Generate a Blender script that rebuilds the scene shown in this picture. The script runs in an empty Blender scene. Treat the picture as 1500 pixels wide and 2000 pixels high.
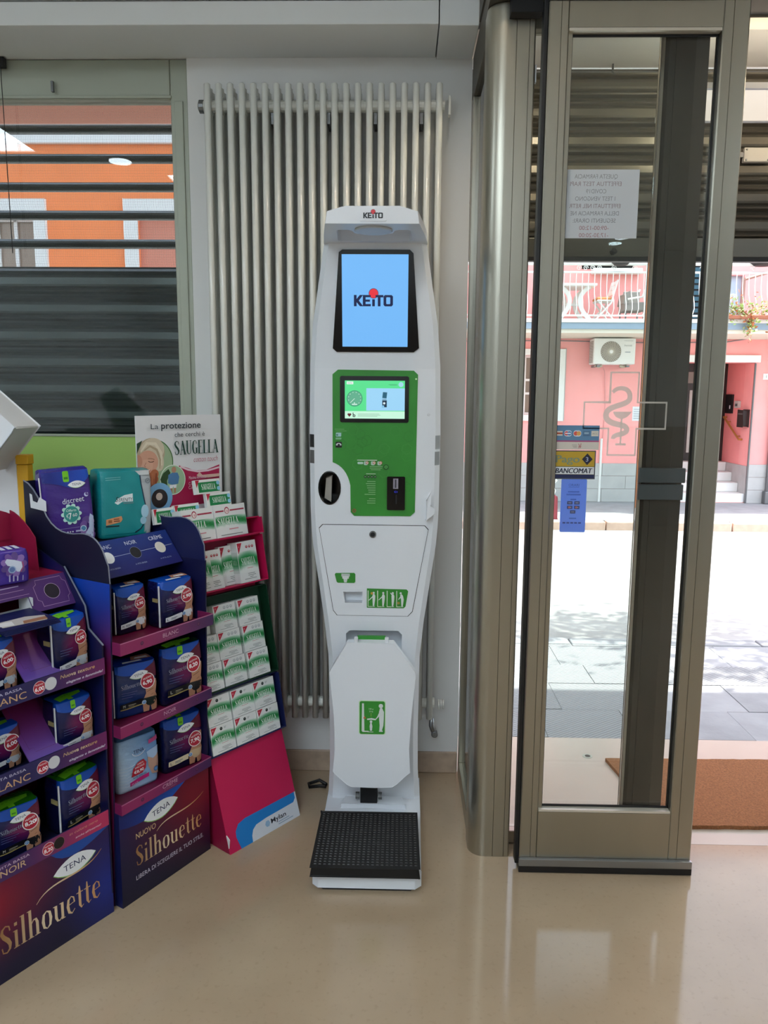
import bpy, math, random
from mathutils import Vector, Matrix
from mathutils.geometry import tessellate_polygon
random.seed(7)
SC = bpy.context.scene
COL = SC.collection
R = math.radians

# ---------------------------------------------------------------- camera, sky, sun, lamps, exposure
cd = bpy.data.cameras.new('camera'); cam = bpy.data.objects.new('camera', cd); COL.objects.link(cam)
cd.sensor_fit = 'HORIZONTAL'; cd.sensor_width = 36.0; cd.lens = 36.0 * 1510 / 1500
cd.clip_start = 0.02; cd.clip_end = 200
cam.matrix_world = Matrix.Translation((0, 0, 1.42)) @ Matrix.Rotation(R(1.25), 4, 'Z') @ Matrix.Rotation(R(90 - 8.6), 4, 'X') @ Matrix.Rotation(R(0.40), 4, 'Z')
SC.camera = cam
vs = SC.view_settings
vs.view_transform = 'Standard'; vs.look = 'None'; vs.exposure = 0.0; vs.gamma = 1.0; vs.use_curve_mapping = False

wd = bpy.data.worlds.new('sky'); SC.world = wd; wd.use_nodes = True
wn = wd.node_tree.nodes; wl = wd.node_tree.links
sky = wn.new('ShaderNodeTexSky'); sky.sky_type = 'NISHITA'; sky.sun_disc = False
sky.sun_elevation = R(68); sky.sun_rotation = R(90); sky.air_density = 1.0; sky.dust_density = 2.0
wn['Background'].inputs[1].default_value = 0.85
hs = wn.new('ShaderNodeHueSaturation'); hs.inputs['Saturation'].default_value = .5          # the camera's white balance
wl.new(sky.outputs[0], hs.inputs['Color']); wl.new(hs.outputs[0], wn['Background'].inputs[0])

def sun():
    d = bpy.data.lights.new('sun', 'SUN'); d.energy = 10.0; d.angle = R(0.53); d.color = (1.0, 0.95, 0.87)
    o = bpy.data.objects.new('sun', d); COL.objects.link(o)
    v = Vector((math.cos(R(66)), 0.012, math.sin(R(66))))      # towards the sun: along the street, high up
    o.rotation_euler = v.to_track_quat('Z', 'Y').to_euler(); o.location = (4, 6, 12)
sun()
PANEL_RADIANCE = 14.5
PANEL_COL = (0.82, 0.95, 1.06)

# ---------------------------------------------------------------- helpers
def lin(c):
    if isinstance(c, str):
        c = c.lstrip('#'); c = tuple(int(c[i:i + 2], 16) for i in (0, 2, 4))
    return tuple((x / 255 / 12.92 if x / 255 <= .04045 else ((x / 255 + .055) / 1.055) ** 2.4) for x in c)

MATS = {}
def mat(name, col, rough=.5, metal=0.0, noise=0.0, nscale=12.0, bump=0.0, bscale=60.0, spec=.5, coat=0.0, stretch=None):
    if name in MATS: return MATS[name]
    m = bpy.data.materials.new(name); m.use_nodes = True
    nt = m.node_tree; n = nt.nodes; l = nt.links; b = n['Principled BSDF']
    c = lin(col)
    b.inputs['Base Color'].default_value = (*c, 1); b.inputs['Roughness'].default_value = rough
    b.inputs['Metallic'].default_value = metal; b.inputs['Specular IOR Level'].default_value = spec
    b.inputs['Coat Weight'].default_value = coat; b.inputs['Coat Roughness'].default_value = .08
    if noise or bump:
        tc = n.new('ShaderNodeTexCoord'); mp = n.new('ShaderNodeMapping'); l.new(tc.outputs['Object'], mp.inputs[0])
        if stretch: mp.inputs['Scale'].default_value = stretch
    if noise:
        t = n.new('ShaderNodeTexNoise'); t.inputs['Scale'].default_value = nscale; t.inputs['Detail'].default_value = 5
        l.new(mp.outputs[0], t.inputs['Vector'])
        r = n.new('ShaderNodeMapRange'); r.inputs['From Min'].default_value = .3; r.inputs['From Max'].default_value = .7
        r.inputs['To Min'].default_value = 1 - noise; r.inputs['To Max'].default_value = 1 + noise
        l.new(t.outputs['Fac'], r.inputs['Value'])
        x = n.new('ShaderNodeVectorMath'); x.operation = 'SCALE'; x.inputs[0].default_value = c
        l.new(r.outputs[0], x.inputs['Scale']); l.new(x.outputs[0], b.inputs['Base Color'])
    if bump:
        t = n.new('ShaderNodeTexNoise'); t.inputs['Scale'].default_value = bscale; t.inputs['Detail'].default_value = 3
        l.new(mp.outputs[0], t.inputs['Vector'])
        p = n.new('ShaderNodeBump'); p.inputs['Strength'].default_value = bump; p.inputs['Distance'].default_value = .004
        l.new(t.outputs['Fac'], p.inputs['Height']); l.new(p.outputs[0], b.inputs['Normal'])
    MATS[name] = m
    return m

def colmat(name, rough=.5, emit=0.0, bump=0.0, bscale=30.0, spec=.5):
    if name in MATS: return MATS[name]
    m = bpy.data.materials.new(name); m.use_nodes = True
    n = m.node_tree.nodes; l = m.node_tree.links; b = n['Principled BSDF']
    a = n.new('ShaderNodeVertexColor'); a.layer_name = 'Col'
    b.inputs['Roughness'].default_value = rough; b.inputs['Specular IOR Level'].default_value = spec
    if emit:
        b.inputs['Base Color'].default_value = (.01, .01, .01, 1); b.inputs['Emission Strength'].default_value = emit
        l.new(a.outputs[0], b.inputs['Emission Color'])
    else:
        l.new(a.outputs[0], b.inputs['Base Color'])
    if bump:
        t = n.new('ShaderNodeTexNoise'); t.inputs['Scale'].default_value = bscale; t.inputs['Detail'].default_value = 3
        tc = n.new('ShaderNodeTexCoord'); mp = n.new('ShaderNodeMapping'); mp.inputs['Scale'].default_value = (1, 1, 2.2)
        l.new(tc.outputs['Object'], mp.inputs[0]); l.new(mp.outputs[0], t.inputs['Vector'])
        p = n.new('ShaderNodeBump'); p.inputs['Strength'].default_value = bump; p.inputs['Distance'].default_value = .006
        l.new(t.outputs['Fac'], p.inputs['Height']); l.new(p.outputs[0], b.inputs['Normal'])
    MATS[name] = m
    return m

def emitmat(name, col, strength):
    m = bpy.data.materials.new(name); m.use_nodes = True; b = m.node_tree.nodes['Principled BSDF']
    b.inputs['Base Color'].default_value = (.8, .8, .8, 1); b.inputs['Emission Color'].default_value = (*col, 1); b.inputs['Emission Strength'].default_value = strength
    MATS[name] = m
    return m

def glassmat(name, tint=(.93, .96, .95), ior=1.5):
    m = bpy.data.materials.new(name); m.use_nodes = True
    n = m.node_tree.nodes; l = m.node_tree.links; n.remove(n['Principled BSDF'])
    t = n.new('ShaderNodeBsdfTransparent'); t.inputs[0].default_value = (*tint, 1)
    g = n.new('ShaderNodeBsdfGlossy'); g.inputs['Roughness'].default_value = 0.0
    f = n.new('ShaderNodeFresnel'); f.inputs[0].default_value = ior
    x = n.new('ShaderNodeMixShader'); l.new(f.outputs[0], x.inputs[0]); l.new(t.outputs[0], x.inputs[1]); l.new(g.outputs[0], x.inputs[2])
    l.new(x.outputs[0], n['Material Output'].inputs[0])
    MATS[name] = m
    return m

def ID(u, v, w): return (u, v, w)
def frame(o, u, v, w):
    o, u, v, w = Vector(o), Vector(u), Vector(v), Vector(w)
    return lambda a, b, c=0.0: tuple(o + u * a + v * b + w * c)
def XZ(y, sgn=-1):                      # upright sheet facing the camera side: u = X, v = Z, w = towards -Y
    return lambda u, v, w=0.0: (u, y + sgn * w, v)

class MB:
    def __init__(s, T=None): s.v = []; s.f = []; s.c = []; s.T = T
    def P(s, p, c=None):
        s.v.append(tuple(p) if s.T is None else tuple(s.T(*p))); s.c.append(c or (1, 1, 1)); return len(s.v) - 1
    def add(s, verts, faces, c=None):
        b = len(s.v)
        for p in verts: s.P(p, c)
        s.f += [tuple(b + i for i in f) for f in faces]; return s
    def box(s, x0, x1, y0, y1, z0, z1, c=None):
        x0, x1 = sorted((x0, x1)); y0, y1 = sorted((y0, y1)); z0, z1 = sorted((z0, z1))
        return s.add([(x0, y0, z0), (x1, y0, z0), (x1, y1, z0), (x0, y1, z0), (x0, y0, z1), (x1, y0, z1), (x1, y1, z1), (x0, y1, z1)],
                     [(0, 3, 2, 1), (4, 5, 6, 7), (0, 1, 5, 4), (1, 2, 6, 5), (2, 3, 7, 6), (3, 0, 4, 7)], c)
    def prism(s, poly, w0, w1, T=None, c=None, holes=()):
        T = T or ID
        b = len(s.v); loops = [list(poly)] + [list(h) for h in holes]
        flat = [p for L in loops for p in L]; N = len(flat)
        for w in (w0, w1):
            for p in flat: s.P(T(p[0], p[1], w), c)
        for t in tessellate_polygon([[Vector((p[0], p[1], 0)) for p in L] for L in loops]):
            s.f.append((b + t[0], b + t[1], b + t[2])); s.f.append((b + N + t[2], b + N + t[1], b + N + t[0]))
        k = 0
        for L in loops:
            m = len(L)
            for i in range(m):
                a, d = b + k + i, b + k + (i + 1) % m
                s.f.append((a, d, d + N, a + N))
            k += m
        return s
    def sheet(s, poly, w=0, T=None, c=None, holes=()):
        T = T or ID; b = len(s.v); loops = [list(poly)] + [list(h) for h in holes]
        for L in loops:
            for p in L: s.P(T(p[0], p[1], w), c)
        for t in tessellate_polygon([[Vector((p[0], p[1], 0)) for p in L] for L in loops]): s.f.append(tuple(b + i for i in t))
        return s
    def tube(s, path, r, n=8, cap=True, c=None):
        path = [Vector(p) for p in path]; b = len(s.v); m = len(path)
        rr = r if isinstance(r, (list, tuple)) else [r] * m
        up = None
        for i, p in enumerate(path):
            d = (path[min(i + 1, m - 1)] - path[max(i - 1, 0)]).normalized()
            if up is None: up = Vector((0, 0, 1)) if abs(d.z) < .9 else Vector((1, 0, 0))
            a = d.cross(up).normalized(); e = a.cross(d).normalized(); up = e
            for k in range(n):
                t = 2 * math.pi * k / n; s.P(p + (a * math.cos(t) + e * math.sin(t)) * rr[i], c)
        for i in range(m - 1):
            for k in range(n):
                s.f.append((b + i * n + k, b + i * n + (k + 1) % n, b + (i + 1) * n + (k + 1) % n, b + (i + 1) * n + k))
        if cap:
            s.f.append(tuple(b + k for k in range(n))[::-1]); s.f.append(tuple(b + (m - 1) * n + k for k in range(n)))
        return s
    def lathe(s, prof, o=(0, 0, 0), ax=(0, 0, 1), n=20, c=None):
        ax = Vector(ax).normalized(); a = ax.orthogonal().normalized(); e = ax.cross(a); o = Vector(o); b = len(s.v)
        for r, h in prof:
            for k in range(n):
                t = 2 * math.pi * k / n; s.P(o + ax * h + (a * math.cos(t) + e * math.sin(t)) * r, c)
        for i in range(len(prof) - 1):
            for k in range(n):
                s.f.append((b + i * n + k, b + i * n + (k + 1) % n, b + (i + 1) * n + (k + 1) % n, b + (i + 1) * n + k))
        s.f.append(tuple(b + k for k in range(n))[::-1]); s.f.append(tuple(b + (len(prof) - 1) * n + k for k in range(n)))
        return s
    def build(s, name, m=None, parent=None, bevel=0.0, smooth=False, world=False, kind=None, label=None, segs=2):
        me = bpy.data.meshes.new(name); v = s.v
        if world and parent is not None:
            r = parent
            while r.parent is not None: r = r.parent
            inv = r.matrix_basis.inverted(); v = [tuple(inv @ Vector(p)) for p in v]
        me.from_pydata(v, [], s.f); me.update()
        if any(c != (1, 1, 1) for c in s.c):
            at = me.color_attributes.new('Col', 'FLOAT_COLOR', 'POINT'); buf = []
            for c in s.c: buf += [c[0], c[1], c[2], 1.0]
            at.data.foreach_set('color', buf)
        if m is not None: me.materials.append(m if not isinstance(m, str) else MATS[m])
        if smooth: me.shade_smooth()
        o = bpy.data.objects.new(name, me); COL.objects.link(o)
        if parent is not None: o.parent = parent
        if bevel:
            d = o.modifiers.new('bevel', 'BEVEL'); d.width = bevel; d.segments = segs; d.limit_method = 'ANGLE'; d.angle_limit = R(35); d.harden_normals = False
        if kind: o['kind'] = kind
        if label: o['label'] = label
        return o

def tag(o, label, cat, group=None, kind=None):
    o['label'] = label
    if cat: o['category'] = cat
    if group: o['group'] = group
    if kind: o['kind'] = kind
    return o
def thing(name, label, cat, loc=(0, 0, 0), rotz=0.0, group=None, kind=None, mtx=None):
    o = bpy.data.objects.new(name, None); COL.objects.link(o); o.empty_display_size = .05
    if mtx is not None: o.location = mtx.to_translation(); o.rotation_euler = mtx.to_euler()
    else: o.location = loc; o.rotation_euler = (0, 0, rotz)
    bpy.context.view_layer.update() if False else None
    o.matrix_basis = mtx if mtx is not None else Matrix.Translation(loc) @ Matrix.Rotation(rotz, 4, 'Z')
    return tag(o, label, cat, group, kind)
def dup(root, mtx, label, group=None):
    r = root.copy(); COL.objects.link(r); r.matrix_basis = mtx; r['label'] = label
    if group: r['group'] = group
    for ch in list(root.children):
        c = ch.copy(); COL.objects.link(c); c.parent = r
        for g in list(ch.children):
            d = g.copy(); COL.objects.link(d); d.parent = c
    return r
def struct(name, mb, m, parent=None, **k):
    o = mb.build(name, m, parent, **k)
    if parent is None: o['kind'] = 'structure'
    return o

# ---------------------------------------------------------------- flat print: text and shapes cut as thin sheets
_T = {}
def text_tris(s, bold=0.0, shear=0.0, sp=1.0):
    k = (s, bold, shear, sp)
    if k not in _T:
        cu = bpy.data.curves.new('txt', 'FONT'); cu.body = s; cu.size = 1; cu.dimensions = '2D'; cu.fill_mode = 'FRONT'; cu.resolution_u = 3
        cu.offset = bold; cu.shear = shear; cu.space_character = sp
        o = bpy.data.objects.new('txt', cu); me = bpy.data.meshes.new_from_object(o)
        vv = [(p.co.x, p.co.y) for p in me.vertices]; ff = [tuple(p.vertices) for p in me.polygons]
        bpy.data.objects.remove(o); bpy.data.curves.remove(cu); bpy.data.meshes.remove(me)
        _T[k] = (vv, ff)
    return _T[k]

SERIF = {  # every glyph: advance width, strokes of (x, y, width)
 'S': (.50, [[(.40, .76, .05), (.37, .92, .05), (.23, .985, .05), (.10, .90, .09), (.07, .76, .13), (.14, .62, .15), (.30, .44, .16), (.38, .28, .14), (.36, .11, .09), (.24, .015, .05), (.09, .06, .05), (.05, .25, .05)]]),
 'A': (.54, [[(.06, 0, .04), (.26, 1, .05)], [(.24, 1, .11), (.44, 0, .14)], [(.12, .33, .04), (.38, .33, .04)], [(-.02, .015, .035), (.14, .015, .035)], [(.32, .015, .035), (.56, .015, .035)]]),
 'U': (.54, [[(.12, 1, .13), (.12, .26, .13), (.17, .07, .09), (.28, .015, .05), (.38, .08, .05), (.42, .26, .05), (.42, 1, .05)], [(.0, .985, .035), (.24, .985, .035)], [(.33, .985, .035), (.51, .985, .035)]]),
 'G': (.55, [[(.43, .74, .05), (.39, .93, .05), (.27, .985, .05), (.15, .88, .10), (.10, .62, .13), (.10, .38, .13), (.16, .11, .10), (.28, .015, .05), (.42, .10, .05)], [(.43, .42, .12), (.43, .05, .12)], [(.32, .43, .035), (.54, .43, .035)]]),
 'E': (.48, [[(.12, 0, .13), (.12, 1, .13)], [(.02, .98, .04), (.41, .98, .04)], [(.41, .99, .03), (.41, .76, .02)], [(.12, .52, .04), (.31, .52, .04)], [(.31, .62, .02), (.31, .42, .02)], [(.02, .02, .04), (.43, .02, .04)], [(.43, .0, .03), (.43, .26, .02)]]),
 'L': (.47, [[(.12, 0, .13), (.12, 1, .13)], [(.0, .985, .035), (.25, .985, .035)], [(.0, .02, .04), (.42, .02, .04)], [(.42, .0, .03), (.42, .28, .02)]]),
 'i': (.30, [[(.14, 0, .12), (.14, .64, .12)], [(.02, .63, .03), (.14, .63, .03)], [(.02, .015, .03), (.27, .015, .03)], [(.08, .87, .12), (.20, .87, .12)]]),
 'l': (.30, [[(.14, 0, .12), (.14, 1.05, .12)], [(.02, 1.03, .03), (.14, 1.03, .03)], [(.02, .015, .03), (.27, .015, .03)]]),
 'h': (.58, [[(.14, 0, .12), (.14, 1.05, .12)], [(.02, 1.03, .03), (.14, 1.03, .03)], [(.02, .015, .03), (.26, .015, .03)], [(.17, .5, .03), (.28, .63, .05), (.38, .62, .09), (.43, .48, .12), (.43, 0, .12)], [(.31, .015, .03), (.55, .015, .03)]]),
 'o': (.54, [[(.27, .66, .03), (.14, .57, .10), (.10, .33, .13), (.14, .09, .10), (.27, 0, .03), (.40, .09, .10), (.44, .33, .13), (.40, .57, .10), (.27, .66, .03)]]),
 'u': (.58, [[(.14, .64, .12), (.14, .18, .12), (.20, .04, .08), (.30, .015, .04), (.41, .12, .03)], [(.02, .63, .03), (.14, .63, .03)], [(.43, .64, .12), (.43, 0, .12)], [(.31, .63, .03), (.43, .63, .03)], [(.43, .015, .03), (.55, .015, .03)]]),
 'e': (.50, [[(.12, .36, .03), (.40, .40, .03)], [(.41, .38, .06), (.38, .58, .06), (.27, .66, .03), (.14, .57, .10), (.10, .33, .13), (.15, .09, .11), (.28, .0, .05), (.42, .12, .03)]]),
 't': (.36, [[(.17, .88, .04), (.17, .6, .12), (.17, .14, .12), (.23, .01, .06), (.34, .08, .03)], [(.02, .63, .035), (.33, .63, .035)]]),
}
class Ink:
    STEP = 5e-5
    def __init__(s, step=None, L=0.0): s.v = []; s.f = []; s.c = []; s.w = 0.0; s.step = step or s.STEP; s.L = L
    def _put(s, vv, ff, c):
        if s.L: vv, ff = subdiv(vv, [(f[0], f[i], f[i + 1]) for f in ff for i in range(1, len(f) - 1)], s.L)
        s.w += s.step; b = len(s.v); cc = c if callable(c) else None; k = lin(c) if cc is None else None
        for p in vv: s.v.append((p[0], p[1], s.w)); s.c.append(k if cc is None else lin(cc(p[0], p[1])))
        s.f += [tuple(b + i for i in f) for f in ff]
    def poly(s, pts, c, holes=(), sub=0.0):
        loops = [list(pts)] + [list(h) for h in holes]; vv = [p for L in loops for p in L]
        ff = [tuple(t) for t in tessellate_polygon([[Vector((p[0], p[1], 0)) for p in L] for L in loops])]
        if sub: vv, ff = subdiv(vv, ff, sub)
        s._put(vv, ff, c)
    def rect(s, x, y, w, h, c, sub=0.0): s.poly([(x, y), (x + w, y), (x + w, y + h), (x, y + h)], c, sub=sub)
    def rrect(s, x, y, w, h, r, c, sub=0.0): s.poly(rrect(x, y, w, h, r), c, sub=sub)
    def disc(s, x, y, r, c, ry=None, n=20, hole=0.0, rot=0.0, sub=0.0):
        P = ell(x, y, r, ry or r, n, rot); s.poly(P, c, [ell(x, y, r * hole, (ry or r) * hole, n, rot)] if hole else (), sub)
    def line(s, pts, w, c):
        vv, ff = ribbon([(p[0], p[1], w) for p in pts]); s._put(vv, ff, c)
    def stroke(s, pts, c): vv, ff = ribbon(pts); s._put(vv, ff, c)
    def text(s, t, x, y, h, c, al='l', w=None, rot=0.0, shear=0.0, bold=0.0, sp=1.0, mirror=False):
        vv, ff = text_tris(t, bold, shear, sp)
        if not vv: return
        x0 = min(p[0] for p in vv); x1 = max(p[0] for p in vv); k = h / .72; kx = k if w is None else w / max(1e-6, x1 - x0)
        W = (x1 - x0) * kx; ox = {'l': 0, 'c': -W / 2, 'r': -W}[al]; ca, sa = math.cos(rot), math.sin(rot); out = []
        for p in vv:
            a, b = (p[0] - x0) * kx + ox, p[1] * k
            if mirror: a = -a
            out.append((x + a * ca - b * sa, y + a * sa + b * ca))
        s._put(out, ff, c)
    def serif(s, t, x, y, h, c, w=None, al='l', rot=0.0, shear=0.0):
        V = []; F = []; cx = 0.0
        for ch in t:
            adv, st = SERIF[ch]
            for q in st:
                vv, ff = ribbon([(p[0] + cx, p[1], p[2]) for p in q]); b = len(V); V += vv; F += [tuple(b + i for i in f) for f in ff]
            cx += adv
        k = h; kx = h if w is None else w / cx; W = cx * kx; ox = {'l': 0, 'c': -W / 2, 'r': -W}[al]; ca, sa = math.cos(rot), math.sin(rot)
        s._put([(x + (p[0] * kx + p[1] * k * shear + ox) * ca - p[1] * k * sa, y + (p[0] * kx + ox) * sa + p[1] * k * ca) for p in V], F, c)
    def build(s, name, T, m, parent, off=.0006, world=False, label=None):
        mb = MB(); mb.v = [tuple(T(p[0], p[1], p[2] + off)) for p in s.v]; mb.f = s.f; mb.c = s.c
        return mb.build(name, m, parent, world=world, label=label)

def ell(x, y, rx, ry, n=20, rot=0.0):
    ca, sa = math.cos(rot), math.sin(rot)
    return [(x + rx * math.cos(2 * math.pi * k / n) * ca - ry * math.sin(2 * math.pi * k / n) * sa, y + rx * math.cos(2 * math.pi * k / n) * sa + ry * math.sin(2 * math.pi * k / n) * ca) for k in range(n)]
def rrect(x, y, w, h, r, n=4):
    P = []
    for cx, cy, a in ((x + w - r, y + r, -90), (x + w - r, y + h - r, 0), (x + r, y + h - r, 90), (x + r, y + r, 180)):
        for k in range(n + 1): t = R(a + 90 * k / n); P.append((cx + r * math.cos(t), cy + r * math.sin(t)))
    return P
def cham(x0, x1, y0, y1, k): return [(x0 + k, y0), (x1 - k, y0), (x1, y0 + k), (x1, y1 - k), (x1 - k, y1), (x0 + k, y1), (x0, y1 - k), (x0, y0 + k)]
def lens(x, y, w, h, rot=0.0, n=10):
    P = [(-w / 2 + w * k / n, h / 2 * math.sin(math.pi * k / n) ** .8) for k in range(n + 1)] + [(w / 2 - w * k / n, -h / 2 * math.sin(math.pi * k / n) ** .8) for k in range(1, n)]
    ca, sa = math.cos(rot), math.sin(rot)
    return [(x + a * ca - b * sa, y + a * sa + b * ca) for a, b in P]
def bez(p0, p1, p2, p3, n=10):
    return [tuple((1 - t) ** 3 * a + 3 * (1 - t) ** 2 * t * b + 3 * (1 - t) * t * t * c + t ** 3 * d for a, b, c, d in zip(p0, p1, p2, p3)) for t in [k / n for k in range(n + 1)]]
def ribbon(pts):
    V = []; n = len(pts)
    for i, p in enumerate(pts):
        a, b = pts[max(i - 1, 0)], pts[min(i + 1, n - 1)]; dx, dy = b[0] - a[0], b[1] - a[1]; L = math.hypot(dx, dy) or 1
        nx, ny = -dy / L * p[2] / 2, dx / L * p[2] / 2
        V += [(p[0] + nx, p[1] + ny), (p[0] - nx, p[1] - ny)]
    return V, [(2 * i, 2 * i + 1, 2 * i + 3, 2 * i + 2) for i in range(n - 1)]
def subdiv(vv, ff, L):
    vv = [tuple(p) for p in vv]; tris = list(ff); out = []; mid = {}
    def m(a, b):
        k = (min(a, b), max(a, b))
        if k not in mid: vv.append(((vv[a][0] + vv[b][0]) / 2, (vv[a][1] + vv[b][1]) / 2)); mid[k] = len(vv) - 1
        return mid[k]
    while tris:
        t = tris.pop(); e = [(math.dist(vv[t[i]], vv[t[(i + 1) % 3]]), i) for i in range(3)]; d, i = max(e)
        if d <= L: out.append(t); continue
        a, b, c = t[i], t[(i + 1) % 3], t[(i + 2) % 3]; q = m(a, b); tris += [(a, q, c), (q, b, c)]
    return vv, out

# ---------------------------------------------------------------- materials
mat('wall_paint', '#d9dcdc', .7, bump=.06, bscale=90)
mat('pier_paint', '#dcdcda', .6, bump=.05, bscale=90)
mat('ceiling_paint', '#f0f1ee', .8)
mat('skirting_stone', '#b5a08c', .3, noise=.12, nscale=25)
mat('bronze_aluminium', '#a9a699', .30, metal=.92, noise=.04, nscale=6, stretch=(1, 1, .05))
mat('bronze_dark', '#4c4841', .5, metal=.35)
mat('frame_beige', '#a2a798', .45, metal=.25)
mat('black_rubber', '#0c0d10', .45)
mat('steel', '#9c9fa2', .3, metal=.9)
mat('slat_metal', '#615e56', .3, metal=.5, noise=.08, nscale=9, stretch=(.25, 1, 3))
mat('slat_dark', '#596062', .27, metal=.55, noise=.05, nscale=9, stretch=(.25, 1, 3))
mat('white_enamel', '#d8d9d2', .28, coat=.3)
mat('white_plastic', '#dfe3e8', .42, bump=.03, bscale=400)
mat('white_dark', '#c9cdd2', .5)
mat('green_panel', '#2f8a2c', .45, noise=.10, nscale=9)
mat('black_gloss', '#06070a', .15)
mat('black_matt', '#0b0c0e', .6)
mat('dark_glass', '#16181c', .1)
mat('grey_metal', '#77797a', .35, metal=.7)
mat('apple_green', '#9cbf63', .5)
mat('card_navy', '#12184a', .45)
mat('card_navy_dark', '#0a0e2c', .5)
mat('card_blue', '#0d4aa6', .45)
mat('card_crimson', '#8e0f3a', .5)
mat('card_magenta', '#c2104f', .5, noise=.05, nscale=5)
mat('card_green', '#06331f', .5)
mat('card_white', '#dfe1e4', .5)
mat('carton_white', '#e6e8e6', .45)
mat('coir', '#94603a', .95, noise=.28, nscale=160, bump=.8, bscale=420)
colmat('ink', .45); colmat('film', .26, bump=.45, bscale=26); colmat('screen', .2, emit=1.0); colmat('card_print', .42)
glassmat('clear_glass')
mat('balcony_tile', '#85807c', .8)
mat('bead_lit', '#d8d2c4', .3, metal=.45)  # paler than the frame: reflected daylight put into the bead colour
mat('lip_metal', '#e2dac8', .22, metal=.8)
def translucent(name, col, through=.5, clear=0.0):
    m = bpy.data.materials.new(name); m.use_nodes = True; n = m.node_tree.nodes; l = m.node_tree.links; b = n['Principled BSDF']
    b.inputs['Base Color'].default_value = (*lin(col), 1); b.inputs['Roughness'].default_value = .5
    t = n.new('ShaderNodeBsdfTranslucent'); t.inputs[0].default_value = (*lin(col), 1); x = n.new('ShaderNodeMixShader'); x.inputs[0].default_value = through
    l.new(b.outputs[0], x.inputs[1]); l.new(t.outputs[0], x.inputs[2]); o = x.outputs[0]
    if clear:
        c = n.new('ShaderNodeBsdfTransparent'); y = n.new('ShaderNodeMixShader'); y.inputs[0].default_value = clear; l.new(o, y.inputs[1]); l.new(c.outputs[0], y.inputs[2]); o = y.outputs[0]
    l.new(o, n['Material Output'].inputs[0]); MATS[name] = m; return m
translucent('thin_paper', '#d9dfe4', .35); translucent('blue_film', '#8db4ff', .6, .12); translucent('etched_film', '#e6e6de', .7, .18)
# ================================================================ THE ROOM
YW, YX = 2.777, 3.085           # inner and outer face of the street wall
def floor_mat():
    m = bpy.data.materials.new('polished_stone'); m.use_nodes = True; n = m.node_tree.nodes; l = m.node_tree.links; b = n['Principled BSDF']
    tc = n.new('ShaderNodeTexCoord')
    a = n.new('ShaderNodeTexNoise'); a.inputs['Scale'].default_value = 2.2; a.inputs['Detail'].default_value = 6
    d = n.new('ShaderNodeTexNoise'); d.inputs['Scale'].default_value = 75; d.inputs['Detail'].default_value = 3
    l.new(tc.outputs['Object'], a.inputs[0]); l.new(tc.outputs['Object'], d.inputs[0])
    r = n.new('ShaderNodeValToRGB'); r.color_ramp.elements[0].position = .3; r.color_ramp.elements[0].color = (*lin('#a38e75'), 1)
    r.color_ramp.elements[1].position = .72; r.color_ramp.elements[1].color = (*lin('#b5a086'), 1)
    l.new(a.outputs['Fac'], r.inputs[0])
    s = n.new('ShaderNodeValToRGB'); s.color_ramp.elements[0].position = .28; s.color_ramp.elements[0].color = (.80, .78, .75, 1); s.color_ramp.elements[1].position = .42; s.color_ramp.elements[1].color = (1, 1, 1, 1)
    l.new(d.outputs['Fac'], s.inputs[0])
    x = n.new('ShaderNodeMix'); x.data_type = 'RGBA'; x.blend_type = 'MULTIPLY'; x.inputs[0].default_value = .45
    l.new(r.outputs[0], x.inputs[6]); l.new(s.outputs[0], x.inputs[7]); l.new(x.outputs[2], b.inputs['Base Color'])
    q = n.new('ShaderNodeMapRange'); q.inputs['To Min'].default_value = .06; q.inputs['To Max'].default_value = .12
    l.new(a.outputs['Fac'], q.inputs[0]); l.new(q.outputs[0], b.inputs['Roughness'])
    b.inputs['Specular IOR Level'].default_value = .42
    MATS['polished_stone'] = m
floor_mat()
mat('polished_stone_lit', '#c0b5a7', .16, noise=.04, nscale=4)  # paler copy of the floor stone, lobby daylight put into its colour
RX0, RX1, RY0, ZC = -3.3, 3.4, -4.2, 2.95
struct('floor', MB().box(RX0, RX1, RY0, YW, -.06, 0), 'polished_stone')
struct('floor_lobby_lit', MB().box(.226, 2.75, 2.318, 3.09, -.001, .0006), 'polished_stone_lit')
struct('floor_threshold', MB().box(.20, 2.75, YW, 3.09, -.06, -.0012), 'polished_stone_lit')
struct('ceiling', MB().box(RX0, RX1, RY0, YW, ZC, ZC + .08), 'ceiling_paint')
struct('wall_back', MB().box(-.735, .225, YW, YX, 0, ZC + .08), 'pier_paint')                     # the pier behind the radiator
for q in ((RX0, -.7352, 0, 1.02), (RX0, -.7352, 2.535, ZC + .08), (RX0, -2.75, 1.0202, 2.5348), (.2252, 2.7498, 2.62, ZC + .08), (2.75, RX1, 0, ZC + .08)):
    struct('wall_back', MB().box(q[0], q[1], YW, YX, q[2], q[3]), 'pier_paint')
struct('wall_left', MB().box(RX0 - .1, RX0, RY0, YX, 0, ZC + .08), 'wall_paint')
struct('wall_right', MB().box(RX1, RX1 + .1, RY0, YX, 0, ZC + .08), 'wall_paint')
struct('wall_front', MB().box(RX0, RX1, RY0 - .1, RY0, 0, ZC + .08), 'wall_paint')
struct('trim_added_dark', MB().box(RX0, RX1, RY0, RY0 + .03, 0, 1.1), mat('reflected_dark', '#85766a', .6))  # unseen band added to darken the lower reflections in the door frames
struct('baseboard_back', MB().box(-.735, .222, YW - .012, YW, 0, .082), 'skirting_stone', bevel=.003)
struct('trim_1', MB().box(RX0, .100, 2.54, YW, 2.533, 2.60).box(.1035, .222, 2.536, YW, 2.527, 2.60).box(RX0, -.60, 2.525, YW, 2.604, ZC).box(-.597, .222, 2.53, YW, 2.604, ZC), 'wall_paint', bevel=.002)
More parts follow.
